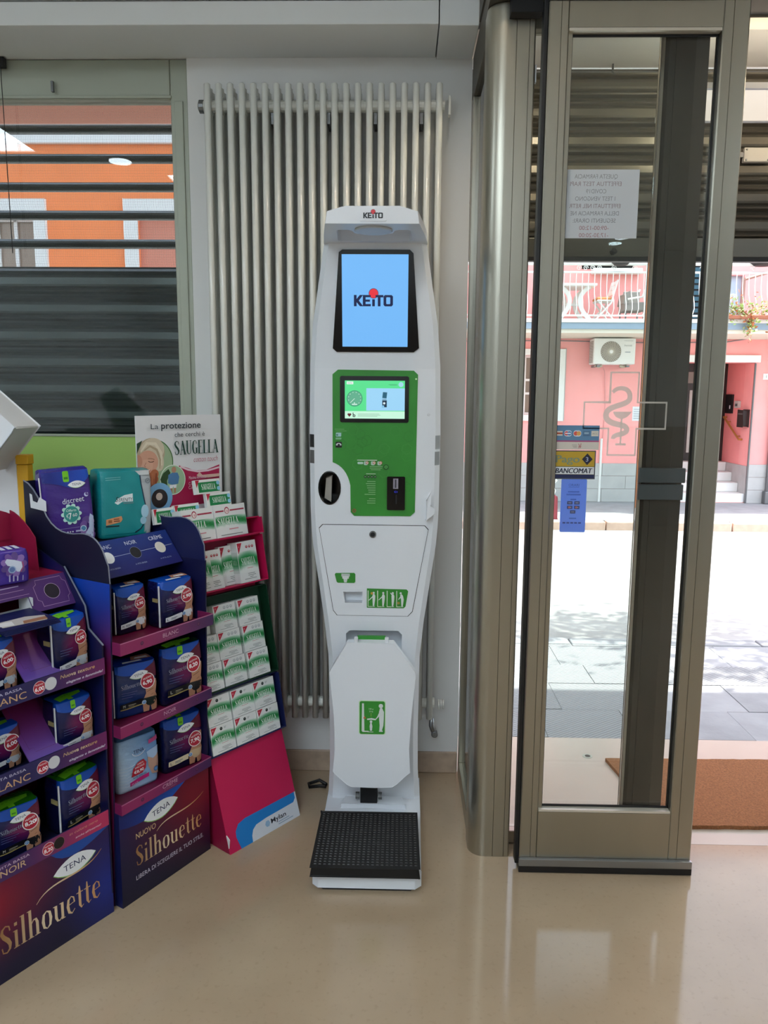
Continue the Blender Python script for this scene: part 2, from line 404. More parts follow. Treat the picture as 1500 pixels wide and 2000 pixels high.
struct('ceiling_vestibule', MB().box(.25, 2.75, 2.30, YX, 2.60, 2.618), 'ceiling_paint')

# ceiling panels and spots (some mirrored in the glass, others unseen)
emitmat('panel_light', PANEL_COL, PANEL_RADIANCE)
def light_panel(x0, x1, y0, y1, label):
    t = thing('ceiling_light_panel', label, 'ceiling light', ((x0 + x1) / 2, (y0 + y1) / 2, ZC), group='ceiling light panels')
    MB().prism([(x0 - .02, y0 - .02), (x1 + .02, y0 - .02), (x1 + .02, y1 + .02), (x0 - .02, y1 + .02)], ZC - .03, ZC - .001, holes=[[(x0, y0), (x1, y0), (x1, y1), (x0, y1)]]).build('panel_frame', 'white_enamel', t, world=True)
    MB().box(x0, x1, y0, y1, ZC - .022, ZC - .004).build('diffuser', 'panel_light', t, world=True)
light_panel(-2.92, -2.32, .52, 1.12, 'square ceiling light panel mirrored in the left window glass')
light_panel(-.9, .3, -1.6, -1.0, 'long ceiling light panel over the middle of the shop')
light_panel(-1.65, -.45, -.6, .0, 'added ceiling light panel in front of the cardboard displays')  # panel added to light the displays from the front
light_panel(-.75, .45, -3.2, -2.6, 'added ceiling light panel towards the middle of the rear wall')  # panel added behind the camera for more frontal light
light_panel(2.45, 3.1, -.9, -.3, 'square ceiling light panel near the right hand shop wall')
light_panel(-2.0, -1.0, -3.2, -2.6, 'long ceiling light panel towards the rear of the shop')
def downlight(x, y, label, watts=0):
    t = thing('ceiling_downlight', label, 'ceiling light', (x, y, ZC))
    MB().lathe([(.075, -.012), (.085, -.001), (.09, 0)], (x, y, ZC), n=24).build('trim_ring', 'white_enamel', t, world=True)
    MB().lathe([(.07, -.018), (.072, -.013)], (x, y, ZC), n=24).build('lens', 'panel_light', t, world=True)
    if watts:
        l = bpy.data.lights.new('warm_bulb', 'SPOT'); l.energy = watts; l.color = (1.0, .78, .55); l.spot_size = R(120); l.spot_blend = .7; l.shadow_soft_size = .05
        o = bpy.data.objects.new('warm_bulb', l); COL.objects.link(o); o.parent = t; o.location = (0, 0, -.05)
downlight(.16, 1.92, 'round warm downlight close to the soffit above the kiosk', 20)
downlight(-1.88, .26, 'round ceiling downlight mirrored as an oval in the left window')
downlight(2.11, -3.45, 'round ceiling downlight mirrored over the paper notice')

# ---------------------------------------------------------------- the window with its shutter
t = thing('window_1', 'shop window with a grey beige metal frame left of the radiator', 'window', (-.75, 2.80, 1.0), kind='structure')
MB().box(-.795, -.736, 2.785, 2.84, 1.0, 2.533).build('window_frame', 'frame_beige', t, bevel=.003, world=True)
MB().box(-2.75, -.796, 2.785, 2.84, 2.405, 2.533).build('window_frame', 'frame_beige', t, bevel=.003, world=True)
MB().box(-2.75, -.796, 2.785, 2.84, 1.0, 1.06).build('window_frame', 'frame_beige', t, bevel=.003, world=True)
MB().box(-.782, -.752, 2.779, 2.785, 1.0, 2.40).build('glazing_bead', 'frame_beige', t, bevel=.002, world=True)
MB().box(-2.75, -.79, 2.777, 2.784, 2.408, 2.418).build('glazing_bead', 'frame_beige', t, bevel=.002, world=True)
MB().box(-2.75, -.796, 2.81, 2.816, 1.06, 2.405).build('pane', 'clear_glass', t, world=True)
t = thing('chain_cord', 'thin beaded pull cord hanging from the window head box', 'cord', (-1.36, 2.77, 2.4))
MB().tube([(-1.36, 2.765, 2.535), (-1.361, 2.765, 2.47), (-1.36, 2.765, 2.30), (-1.359, 2.765, 1.9)], .0014, 5).build('cord', 'black_matt', t, world=True)
MB().box(-1.375, -1.345, 2.755, 2.776, 2.50, 2.532).build('cord_bracket', 'black_matt', t, bevel=.002, world=True)
t = thing('cord_cleat', 'small grey cleat fixed to the window head box', 'hook', (-1.19, 2.77, 2.45))
MB().box(-1.195, -1.186, 2.765, 2.777, 2.425, 2.46).build('cleat_plate', 'grey_metal', t, bevel=.002, world=True)

def perf_mat():
    m = bpy.data.materials.new('perforated_steel'); m.use_nodes = True; n = m.node_tree.nodes; l = m.node_tree.links; b = n['Principled BSDF']
    b.inputs['Base Color'].default_value = (*lin('#5b5753'), 1); b.inputs['Metallic'].default_value = .4; b.inputs['Roughness'].default_value = .45
    tc = n.new('ShaderNodeTexCoord'); sp = n.new('ShaderNodeSeparateXYZ'); l.new(tc.outputs['Object'], sp.inputs[0])
    def sine(o, k):
        a = n.new('ShaderNodeMath'); a.operation = 'MULTIPLY'; a.inputs[1].default_value = k; l.new(o, a.inputs[0])
        s = n.new('ShaderNodeMath'); s.operation = 'SINE'; l.new(a.outputs[0], s.inputs[0]); return s.outputs[0]
    p = n.new('ShaderNodeMath'); p.operation = 'ADD'; l.new(sine(sp.outputs[0], 2 * math.pi / .0043), p.inputs[0]); l.new(sine(sp.outputs[2], 2 * math.pi / .0043), p.inputs[1])
    g = n.new('ShaderNodeMath'); g.operation = 'GREATER_THAN'; g.inputs[1].default_value = 0.12; l.new(p.outputs[0], g.inputs[0])
    t = n.new('ShaderNodeBsdfTransparent'); x = n.new('ShaderNodeMixShader')
    l.new(g.outputs[0], x.inputs[0]); l.new(t.outputs[0], x.inputs[1]); l.new(b.outputs[0], x.inputs[2]); l.new(x.outputs[0], n['Material Output'].inputs[0])
    MATS['perforated_steel'] = m
perf_mat()
def extr(prof, x0, x1, y, z, th=.0012):      # a bent sheet profile (dy, dz) run along X
    mb = MB(); n = len(prof)
    for x in (x0, x1):
        for a, b in prof: mb.P((x, y + a, z + b))
    for i in range(n - 1): mb.f.append((i, i + 1, n + i + 1, n + i))
    return mb
SLAT = [(.0, .0), (-.016, .007), (-.018, .012), (-.008, .021), (-.015, .027), (-.017, .034), (-.015, .058), (-.006, .070), (-.013, .076), (-.016, .081), (-.004, .091), (.0, .0985)]
sh = thing('window_shutter', 'dark grey roller shutter behind the left window, upper slats perforated', 'roller shutter', (-1.7, 2.95, 1.0))
z = 1.884
me = None
k = 0
while z > .98:
    z -= .0985; k += 1
    o = extr(SLAT, -2.7, -.72, 2.955, z).build('slat', 'slat_dark', sh, smooth=False, world=True) if me is None else None
    if me is None: me = o.data; z0 = z
    else:
        o = bpy.data.objects.new('slat', me); COL.objects.link(o); o.parent = sh; o.location = (0, 0, z - z0)
BAR = [(.0, .0), (-.012, .003), (-.014, .007), (-.006, .012), (-.014, .017), (-.012, .025), (-.004, .031), (.0, .0345)]
for zb in (1.9485, 2.049, 2.148, 2.2465, 2.348):
    extr(BAR, -2.7, -.72, 2.955, zb).build('slat', 'slat_dark', sh, world=True)
for zb, zt in ((1.884, 1.9485), (1.983, 2.049), (2.0835, 2.148), (2.1825, 2.2465), (2.281, 2.348), (2.3825, 2.55)):
    extr([(.0, 0), (-.004, (zt - zb) * .3), (-.004, (zt - zb) * .7), (.0, zt - zb)], -2.7, -.72, 2.955, zb).build('perforated_strip', 'perforated_steel', sh, world=True)

# ---------------------------------------------------------------- low green cabinet back and what stands left
t = thing('green_board', 'apple green board along the foot of the window behind the displays', 'board', (-1.5, 2.72, 0))
MB().box(-2.6, -.755, 2.715, 2.735, 0, 1.268).build('board', 'apple_green', t, world=True)
MB().box(-2.6, -.755, 2.712, 2.738, 1.268, 1.276).build('edge_strip', 'frame_beige', t, bevel=.001, world=True)
t = thing('white_stand', 'white card stand with a yellow edge at the left behind the displays', 'stand', (-1.25, 2.3, 0))
MB().box(-1.45, -1.16, 2.30, 2.318, 0, 1.27).build('stand_panel', 'card_white', t, bevel=.002, world=True)
mat('card_yellow', '#d9a51c', .5)
MB().box(-1.158, -1.124, 2.295, 2.33, 0, 1.205).build('stand_edge', 'card_yellow', t, bevel=.002, world=True)
MB().box(-1.159, -1.121, 2.293, 2.332, 1.206, 1.235).build('stand_cap', 'card_yellow', t, bevel=.002, world=True)
t['label'] = 'white card stand with yellow edge and a tilted white box on top'
hb = MB().prism([(-1.083, 1.322), (-1.22, 1.445), (-1.30, 1.40), (-1.19, 1.19)], 0, .139, lambda u, v, w: (u, 2.16 + w, v)).build('tilted_box', 'card_white', t, bevel=.004, world=True)
MB().prism([(-1.083, 1.322), (-1.092, 1.307), (-1.20, 1.175), (-1.19, 1.19)], 0, .012, lambda u, v, w: (u, 2.148 + w, v)).build('box_flap', 'white_dark', hb, world=True)

# ---------------------------------------------------------------- the radiator
rad = thing('tube_radiator', 'tall white tubular radiator on the wall behind the kiosk', 'radiator', (-.25, 2.69, .25))
NT, X0, PT = 21, -.6425, .0377
tb = None
def tube_mesh(z0, z1, y, r=.0108):
    return MB().tube([(0, y, z0 + .004), (0, y, z0), (0, y, z1), (0, y, z1 + .004)], [r * .5, r, r, r * .5], 12)
front = tube_mesh(.256, 2.412, 2.672).build('tube', 'white_enamel', rad, smooth=True, world=True)
mid = tube_mesh(.260, 2.408, 2.7035).build('tube', 'white_enamel', rad, smooth=True, world=True)
rear = tube_mesh(.262, 2.405, 2.735).build('tube', 'white_enamel', rad, smooth=True, world=True)
def head(zz): return MB().tube([(-.0187, 2.704, zz), (-.010, 2.704, zz), (-.0095, 2.704, zz), (.0095, 2.704, zz), (.010, 2.704, zz), (.0187, 2.704, zz)], [.019, .019, .030, .030, .019, .019], 14).build('section_head', 'white_enamel', rad, world=True)
hd = head(2.355); hd2 = head(.305)
for i in range(NT):
    for j, o in enumerate((front, mid, rear, hd, hd2)):
        if i: o2 = o.copy(); COL.objects.link(o2); o2.parent = rad
        else: o2 = o
        o2.location = (X0 + i * PT - (-.25) + 0 + rad.location.x, 0, 0) if False else (X0 + i * PT, 0, 0)
MB().lathe([(.021, 0), (.021, .014), (.012, .018)], (X0 - .019, 2.704, 2.355), (-1, 0, 0), 14).build('end_plug', 'grey_metal', rad, world=True)
MB().box(.142, .150, 2.69, 2.72, 2.325, 2.385).build('wall_bracket', 'white_enamel', rad, bevel=.002, world=True)
for x in (-.435, -.25, -.096, .055):
    MB().box(x - .005, x + .005, 2.70, 2.776, 2.30, 2.335).build('wall_bracket', 'grey_metal', rad, world=True)
for k in range(3): MB().lathe([(.017, 0), (.017, .005)], (.144 + k * .008, 2.704, .30), (1, 0, 0), 14).build('valve_nut', 'white_enamel', rad, world=True)
MB().tube([(.120, 2.672, .262), (.120, 2.672, .232), (.128, 2.69, .205), (.132, 2.70, .196)], [.008, .010, .011, .008], 10).build('valve_body', 'steel', rad, smooth=True, world=True)
MB().lathe([(.0, .0), (.012, .0), (.012, .02), (.009, .022)], (.132, 2.70, .192), (0, -1, 0), 14).build('valve_cap', 'grey_metal', rad, world=True)

# ---------------------------------------------------------------- glazed entrance: fixed sidelight, side screen, header
d2 = thing('door_2', 'fixed bronze glazed entrance frame with rounded corner post beside the wall', 'door frame', (.28, 2.28, 0), kind='structure')
ar = [(.272 - .05 * math.sin(R(a)), 2.28 - .05 * math.cos(R(a))) for a in range(0, 91, 3)]
def notch(x, y, d=.002, w=.0008): return [(x + w, y), (x, y + d), (x - w, y)]
post = [(.347, 2.32)] + [(.347, 2.235), (.343, 2.23)] + notch(.330, 2.23) + notch(.296, 2.23) + ar + [(.222, 2.33), (.30, 2.33)]
MB().prism(post, 0, 2.45).build('corner_post', 'bronze_aluminium', d2, world=True)
MB().box(.347, .708, 2.30, 2.345, .004, .045).build('bottom_rail', 'bronze_aluminium', d2, bevel=.002, world=True)
MB().box(.347, .708, 2.30, 2.345, 2.415, 2.45).build('top_rail', 'bronze_aluminium', d2, bevel=.002, world=True)
MB().box(.345, .7083, 2.326, 2.330, .045, 2.415).build('pane', 'clear_glass', d2, world=True)
rp = [(.717, 2.332)] + [(.726, 2.312)] + notch(.742, 2.312) + [(.787, 2.312)][:0] + [(.838, 2.318), (.842, 2.335), (.842, 2.37), (.717, 2.37)]
rp = [(.842, 2.37), (.842, 2.328), (.800, 2.312)] + notch(.745, 2.312) + [(.727, 2.312), (.717, 2.325), (.717, 2.37)]
MB().prism(rp, 0, 2.45).build('rear_post', 'bronze_dark', d2, world=True)
MB().box(.7085, .7165, 2.314, 2.336, .0, 2.45).build('post_edge', mat('edge_paint', '#b0a596', .95, spec=.05), d2, bevel=.001, world=True)
mat('plate_grey', '#5d666b', .4, metal=.3)
for z0, z1, xr in ((1.168, 1.212, .842), (1.117, 1.163, .838)):
    MB().box(.704, xr, 2.298, 2.311, z0, z1).build('lock_plate', 'plate_grey', d2, bevel=.002, world=True)
MB().box(.226, .248, 2.334, 2.776, .002, .062).build('side_rail', 'bronze_aluminium', d2, bevel=.002, world=True)
MB().box(.226, .252, 2.725, 2.776, .062, 2.395).build('side_jamb', 'bronze_aluminium', d2, bevel=.002, world=True)
MB().box(.226, .252, 2.334, 2.776, 2.395, 2.53).build('side_beam', 'bronze_dark', d2, bevel=.002, world=True)
MB().box(.222, .26, 2.334, 2.535, 2.535, 2.948).build('side_fascia', 'bronze_dark', d2, world=True)
MB().box(.238, .244, 2.331, 2.725, .062, 2.395).build('pane', 'clear_glass', d2, world=True)
MB().box(.26, 2.6, 2.10, 2.31, 2.452, 2.949).build('header_box', 'bronze_dark', d2, world=True)
MB().box(.222, .26, 2.20, 2.333, 2.452, 2.949).build('header_end', 'bronze_dark', d2, world=True)
MB().box(.275, .356, 2.19, 2.228, 2.408, 2.948).build('header_black_box', 'black_matt', d2, world=True)  # black box over the top of the corner post
MB().box(.26, 2.6, 2.311, 2.38, 2.446, 2.60).build('header_lip', 'lip_metal', d2, world=True)
MB().box(.349, .353, 2.24, 2.252, 2.255, 2.30).build('sensor_clip', 'white_plastic', d2, bevel=.001, world=True)

# ---------------------------------------------------------------- sliding leaf
d1 = thing('door_1', 'sliding glass door leaf with wide bronze frame parked in front', 'door', (.62, 2.18, 0), kind='structure')
def stile(x0, x1, nx):
    p = [(x1, 2.205), (x1, 2.163), (x1 - .003, 2.16)]
    for q in nx: p += notch(q, 2.16)
    p += [(x0 + .003, 2.16), (x0, 2.163), (x0, 2.205)]
    return MB().prism(p, .045, 2.42)
stile(.368, .420, [.400]).build('stile', 'bronze_aluminium', d1, world=True)
stile(.812, .880, [.838]).build('stile', 'bronze_aluminium', d1, world=True)
MB().box(.420, .432, 2.172, 2.205, .192, 2.358).build('glazing_bead', 'bronze_aluminium', d1, world=True)
MB().box(.420, .812, 2.1605, 2.205, .045, .192).build('bottom_rail', 'bronze_aluminium', d1, world=True)
MB().box(.420, .812, 2.1605, 2.205, 2.358, 2.42).build('top_rail', 'bronze_aluminium', d1, world=True)
MB().box(.421, .811, 2.1615, 2.186, .1925, .199).build('glazing_bead', 'bead_lit', d1, world=True)
MB().box(.421, .811, 2.1615, 2.186, 2.350, 2.3575).build('glazing_bead', 'bead_lit', d1, world=True)
MB().box(.432, .812, 2.186, 2.192, .192, 2.358).build('pane', 'clear_glass', d1, world=True)
MB().box(.356, .3675, 2.166, 2.20, .02, 2.43).build('edge_seal', 'black_rubber', d1, bevel=.002, world=True)
MB().box(.366, .882, 2.148, 2.1595, .022, .046).build('kick_strip', 'steel', d1, bevel=.002, world=True)
MB().box(.366, .882, 2.150, 2.20, .002, .0215).build('brush_seal', 'black_rubber', d1, world=True)
mb = MB()
for z0 in (.2025, 2.3465):
    mb.box(.432, .812, 2.182, 2.1855, z0 - .003, z0 + .003)
for x in (.4335, .8105):
    mb.box(x - .0015, x + .0015, 2.182, 2.1855, .199, 2.349)
mb.build('glass_gasket', 'black_rubber', d1, world=True)

# stickers on the leaf's glass (seen from inside)
GY = 2.1856
def sticker(name, label, cat, x0, x1, z0, z1, draw, back='#e8eaea', y=GY - .0004, m_=None):
    t = thing(name, label, cat, ((x0 + x1) / 2, y, z0))
    MB().box(x0, x1, y - .0006, y, z0, z1).build('sheet', m_ or mat('sheet_' + back[1:], back, .5), t, world=True)
    k = Ink(); draw(k); k.build('print', XZ(y - .0006), 'ink', t, off=.0002, world=True)
    return t
def d_notice(k):
    g, p = '#8e9298', '#a67f86'
    rows = [('QUESTA FARMACIA', g, .004), ('EFFETTUA TEST RAPI', '#93868c', .0), ('COVID19', g, 0), ('I TEST VENGONO', g, 0), ('EFFETTUATI NEL RETR', '#93868c', 0), ('DELLA FARMACIA NE', g, 0), ('SEGUENTI ORARI:', g, 0), ('-09:00-12:00', p, 0), ('-17:30-20:00', p, 0)]
    for i, (s, c, b) in enumerate(rows):
        W = .0074 * len(s) * 1.03
        if s.startswith('-'): W *= .86
        cx = .512 if len(s) != 7 else .514
        k.text(s, cx, 1.995 - i * .0188, .0112, c, 'c', w=min(W, .136), mirror=True)
sticker('paper_notice', 'white paper notice with mirrored capital lettering taped to the glass door', 'notice', .4335, .627, 1.842, 2.018, d_notice, m_='thin_paper')
def d_cards(k):
    k.rect(.4325, 1.298, .121, .042, '#5b84a8'); k.rect(.4325, 1.294, .121, .004, '#a04a78'); k.rect(.4325, 1.272, .121, .022, '#cfc8bd')
    k.rect(.433, 1.311, .018, .013, '#d9d2c6'); k.rect(.433, 1.315, .018, .005, '#b45030')
    k.rrect(.4555, 1.309, .021, .017, .007, '#cfdbe6'); k.disc(.462, 1.3175, .006, '#d0474a'); k.disc(.470, 1.3175, .006, '#3f7db4'); k.rect(.458, 1.316, .016, .003, '#eef2f4')
    k.rrect(.481, 1.309, .022, .017, .007, '#cfdbe6'); k.disc(.488, 1.3175, .0062, '#d85a4a'); k.disc(.496, 1.3175, .0062, '#d9a25a')
    k.rect(.508, 1.310, .019, .015, '#4d6f8e'); k.rect(.511, 1.316, .013, .005, '#8fa9bd')
    k.rect(.531, 1.310, .020, .015, '#d6cfc2'); k.text('ACC', .541, 1.315, .005, '#8a8076', 'c', w=.015)
    k.line([(.4975, 1.276), (.4995, 1.283), (.4965, 1.289)], .0016, '#a8484c'); k.line([(.502, 1.277), (.5025, 1.284), (.5035, 1.290)], .0016, '#a8484c'); k.line([(.4965, 1.282), (.505, 1.281)], .001, '#a8484c')
    for i in range(3): k.rect(.478 + i * .002, 1.285 - i * .0035, .014 - i * .002, .001, '#8d837c')
sticker('card_sticker', 'sticker with a row of bank card emblems above the yellow sticker', 'sticker', .4325, .5535, 1.272, 1.340, d_cards, '#5b84a8')
def d_pago(k):
    k.rect(.4325, 1.189, .114, .081, '#4c4f58'); k.rect(.4325, 1.192, .111, .075, '#b8982c'); k.rect(.4325, 1.203, .111, .021, '#d8dbde'); k.rect(.4325, 1.192, .111, .0105, '#1b2652')
    for q in (0, .0009, .0018): k.text('Pago', .4345 + q, 1.236, .0215, '#7a8a74', w=.066)
    k.poly([(.523, 1.229), (.538, 1.2455), (.523, 1.262), (.508, 1.2455)], '#1a1c34')
    k.text('3', .5225, 1.239, .013, '#aeb4cf', 'c', bold=.01)
    for q in (0, .0006, .0012): k.text('BANCOMAT', .4345 + q, 1.206, .0145, '#171b36', w=.103, shear=.2)
    k.rect(.4325, 1.2236, .111, .0012, '#3a3c44')
sticker('payment_sticker', 'yellow and navy payment sticker on the glass door above the blue one', 'sticker', .4325, .5465, 1.189, 1.270, d_pago, '#4c4f58')
def d_blue(k):
    k.text('ORARI', .489, 1.169, .007, '#3c5cae', 'c', w=.03); k.rect(.474, 1.1655, .03, .001, '#3c5cae')
    for i, (w_, z_) in enumerate(((.032, 1.151), (.040, 1.143))): k.rect(.489 - w_ / 2, z_, w_, .004, '#4a6cc4')
    k.rect(.481, 1.129, .016, .004, '#4a6cc4')
    for x, z_ in ((.472, 1.117), (.492, 1.117), (.472, 1.104), (.492, 1.104), (.481, 1.091)):
        k.rect(x, z_, .015, .009, '#3c4670'); k.rect(x + .003, z_ + .003, .009, .003, '#8c93b4')
    k.disc(.478, 1.1085, .003, '#b06a6a'); k.disc(.498, 1.1085, .003, '#b06a6a')
    k.rect(.479, 1.075, .02, .004, '#5476c8')
    for i in range(5): k.rect(.461 + i * .011, 1.062, .008, .004, '#3f4f8c')
t = thing('blue_sticker', 'bright blue upright sticker lowest on the glass door', 'sticker', (.49, GY, 1.037))
MB().prism(rrect(.4535, 1.037, .072, .152, .004), .0004, .001, XZ(GY)).build('sheet', 'blue_film', t, world=True)
k = Ink(); d_blue(k); k.build('print', XZ(GY - .001), 'ink', t, off=.0002, world=True)
# pharmacy cross with cup and snake
t = thing('pharmacy_decal', 'pale grey pharmacy cross outline with cup and snake on the glass', 'decal', (.62, GY, 1.26))
k = Ink(); c = '#a9aaa2'
def cx(pts, w=.0065): k.line(pts, w, c)
cx([(.578, 1.4045), (.578, 1.4865), (.655, 1.4865), (.655, 1.4045), (.735, 1.4045), (.735, 1.332), (.655, 1.332), (.655, 1.258), (.578, 1.258), (.578, 1.332), (.508, 1.332), (.508, 1.4045), (.581, 1.4045)])
sn = bez((.585, 1.432), (.598, 1.452), (.640, 1.446), (.632, 1.412)) + bez((.632, 1.412), (.622, 1.392), (.560, 1.398), (.570, 1.362))[1:] + bez((.570, 1.362), (.582, 1.336), (.634, 1.350), (.628, 1.325))[1:] + bez((.628, 1.325), (.618, 1.312), (.590, 1.318), (.592, 1.303))[1:]
k.stroke([(a, b, .010 + .006 * math.sin(i / len(sn) * 3.0)) for i, (a, b) in enumerate(sn)], c)
k.poly([(.588, 1.379)] + bez((.588, 1.379), (.596, 1.352), (.626, 1.352), (.640, 1.379), 8)[1:], c)
k.line([(.613, 1.36), (.613, 1.29)], .005, c); k.line([(.599, 1.288), (.628, 1.288)], .006, c)
k.build('decal_film', XZ(GY), 'etched_film', t, off=.0012, world=True)

# ---------------------------------------------------------------- street-door shutter, half raised
sh = thing('door_shutter', 'grey brown roller shutter hanging half open above the entrance', 'roller shutter', (1.5, 3.03, 1.92))
me = None; z = 2.005
while z < 2.51:
    if me is None: o = extr(SLAT, .24, 2.74, 3.035, z).build('slat', 'slat_metal', sh, world=True); me = o.data; z0 = z
    else: o = bpy.data.objects.new('slat', me); COL.objects.link(o); o.parent = sh; o.location = (0, 0, z - z0)
    z += .0985
MB().box(.24, 2.74, 3.018, 3.04, 1.935, 2.005).build('bottom_bar', 'slat_metal', sh, bevel=.003, world=True)
MB().box(.24, 2.74, 3.012, 3.045, 1.92, 1.935).build('rubber_strip', 'black_rubber', sh, world=True)
MB().lathe([(.012, 0), (.012, .02), (.007, .024)], (.782, 3.017, 1.955), (0, -1, 0), 12).build('lock_knob', 'black_matt', sh, world=True)
bx = MB().box(1.235, 1.33, 3.0, 3.022, 2.268, 2.318)
bx.build('bolt_box', mat('bolt_pale', '#c4c2ba', .45, metal=.2), sh, bevel=.003, world=True)
MB().box(1.205, 1.235, 3.005, 3.02, 2.285, 2.303).build('bolt', 'steel', sh, bevel=.001, world=True)
for x in (1.243, 1.322):
    for z in (2.275, 2.311): MB().lathe([(.004, 0), (.003, .003)], (x, 2.9995, z), (0, -1, 0), 8).build('screw', 'steel', sh, world=True)
MB().tube([(.745, 3.0, 2.62), (.745, 3.0, 2.575), (.752, 2.992, 2.565)], .004, 6).build('guide_hook', 'grey_metal', sh, world=True)

emitmat('reflection_glow', (1.0, .86, .68), .62)  # glowing panel modelled in place of a ceiling light's reflection
t = thing('mirrored_panel_standin', 'glowing cream panel standing in for a ceiling light mirrored in the door glass', 'light panel', (1.6, 2.64, 2.33))
MB().prism([(.845, 2.50), (2.45, 2.50), (2.45, 2.80), (.845, 2.80)], 2.335, 2.352, holes=[[(.862, 2.515), (2.43, 2.515), (2.43, 2.785), (.862, 2.785)]]).build('panel_frame', 'card_white', t, world=True)
MB().box(.8625, 2.4295, 2.5155, 2.7845, 2.338, 2.350).build('diffuser', 'reflection_glow', t, world=True)
for x in (1.0, 2.2): MB().tube([(x, 2.65, 2.3505), (x, 2.65, 2.60)], .002, 5).build('wire', 'steel', t, world=True)

emitmat('lobby_fill_glow', (1.0, .82, .62), 110.0)  # unseen lamps added to brighten the lobby and the pier
for x, nm in ((.55, 'nearest the corner post'), (1.15, 'in the middle of the lobby ceiling'), (1.8, 'at the far end of the lobby ceiling')):
    t = thing('lobby_fill_lamp', 'added unseen warm lamp %s above the door mat' % nm, 'ceiling light', (x, 2.50, 2.60), group='added lobby fill lamps')
    MB().lathe([(.055, -.012), (.062, -.001), (.065, 0)], (x, 2.50, 2.5995), n=24).build('trim_ring', 'white_enamel', t, world=True)
    MB().lathe([(.05, -.018), (.052, -.0125)], (x, 2.50, 2.5995), n=24).build('lens', 'lobby_fill_glow', t, world=True)

# ---------------------------------------------------------------- mat and floor socket in the lobby
t = thing('door_mat', 'brown coir door mat lying inside the street entrance', 'door mat', (1.6, 2.65, 0))
random.seed(3)
P = []
def edge(a, b, n):
    for i in range(n):
        f = i / n; P.append((a[0] + (b[0] - a[0]) * f + random.uniform(-.002, .002), a[1] + (b[1] - a[1]) * f + random.uniform(-.002, .002)))
edge((.885, 2.405), (2.4, 2.43), 60); edge((2.4, 2.43), (2.4, 2.91), 16); edge((2.4, 2.91), (.815, 2.883), 60); edge((.815, 2.883), (.885, 2.405), 18)
MB().prism(P, .0005, .014).build('pile', 'coir', t, world=True)
t = thing('floor_socket', 'small round dark bolt socket in the lobby floor', 'floor socket', (.755, 2.924, 0))
MB().lathe([(.020, .0002), (.020, .0015), (.013, .0018)], (.755, 2.924, 0), n=20).build('socket_ring', 'frame_beige', t, world=True)
MB().lathe([(.011, .0019), (.0105, .0023)], (.756, 2.924, 0), n=16).build('socket_hole', 'black_matt', t, world=True)
# ================================================================ THE HEALTH KIOSK
CX = -.083
kio = thing('health_kiosk', 'white health check kiosk with two screens, green panel and black scale platform', 'kiosk', (CX, 2.3, 0))
LV = [(.03, .158), (.168, .150), (.30, .148), (.575, .150), (.70, .162), (.78, .173), (.95, .1965), (1.0, .2005), (1.06, .203), (1.30, .2045), (1.50, .2005), (1.51, .200), (1.63, .19), (1.84, .156), (1.861, .152)]
def yf(z): return 2.47 - .06 * (z - .03) / .67 if z < .70 else (2.41 - .01 * (z - .70) / .80 if z < 1.5 else 2.40 - .04 * (z - 1.5) / .361)
CH = .016
def hw(z):
    for (a, p), (b, q) in zip(LV, LV[1:]):
        if z <= b: return p + (q - p) * max(0, z - a) / (b - a)
    return LV[-1][1]
def KF(u, v, w=0.0):
    return (CX + u, yf(v) - w + max(0.0, abs(u) - (hw(v) - CH)) * 1.3, v)
def inx(p): return [(a - CX, b) for a, b in p]
rec = cham(-.090, .091, .20, .667, .012)
oval = ell(-.224 - CX, 1.131, .036, .054, 28)
slot = inx([(-.176, .761), (-.121, .761), (-.119, .797), (-.181, .797)])
def band(z0, z1, holes):
    zs = sorted(set([z0, z1] + [z for z, _ in LV if z0 < z < z1]))
    out = [(hw(z) - CH, z) for z in zs] + [(-(hw(z) - CH), z) for z in reversed(zs)]
    return out, holes
b = MB()
for z0, z1, hs in ((.03, .70, [rec]), (.70, 1.5, [oval, slot]), (1.5, 1.861, [])):
    o, h = band(z0, z1, hs); b.sheet(o, 0, KF, holes=h)
zs = sorted(set([z for z, _ in LV] + [1.5, .70]))
for sgn in (1, -1):
    ring = []
    for z in zs:
        w_ = hw(z); ring.append([b.P((CX + sgn * (w_ - CH), yf(z), z)), b.P((CX + sgn * w_, yf(z) + CH * 1.3, z)), b.P((CX + sgn * w_ * .82, 2.615, z)), b.P((CX, 2.615, z))])
    for p, q in zip(ring, ring[1:]):
        for i in range(3): b.f.append((p[i], p[i + 1], q[i + 1], q[i]) if sgn > 0 else (p[i + 1], p[i], q[i], q[i + 1]))
    b.f.append(tuple(ring[0]))
def wall(h, dep, Tf=KF, closed=True):
    n = len(h); s0 = len(b.v)
    for w_ in (0, -dep):
        for p in h: b.P(Tf(p[0], p[1], w_))
    for i in range(n): b.f.append((s0 + i, s0 + (i + 1) % n, s0 + n + (i + 1) % n, s0 + n + i))
wall(rec, .06); b.sheet(rec, -.06, KF)
wall(slot, .03); b.sheet(slot, -.03, KF)
b.build('body', 'white_plastic', kio, world=True)
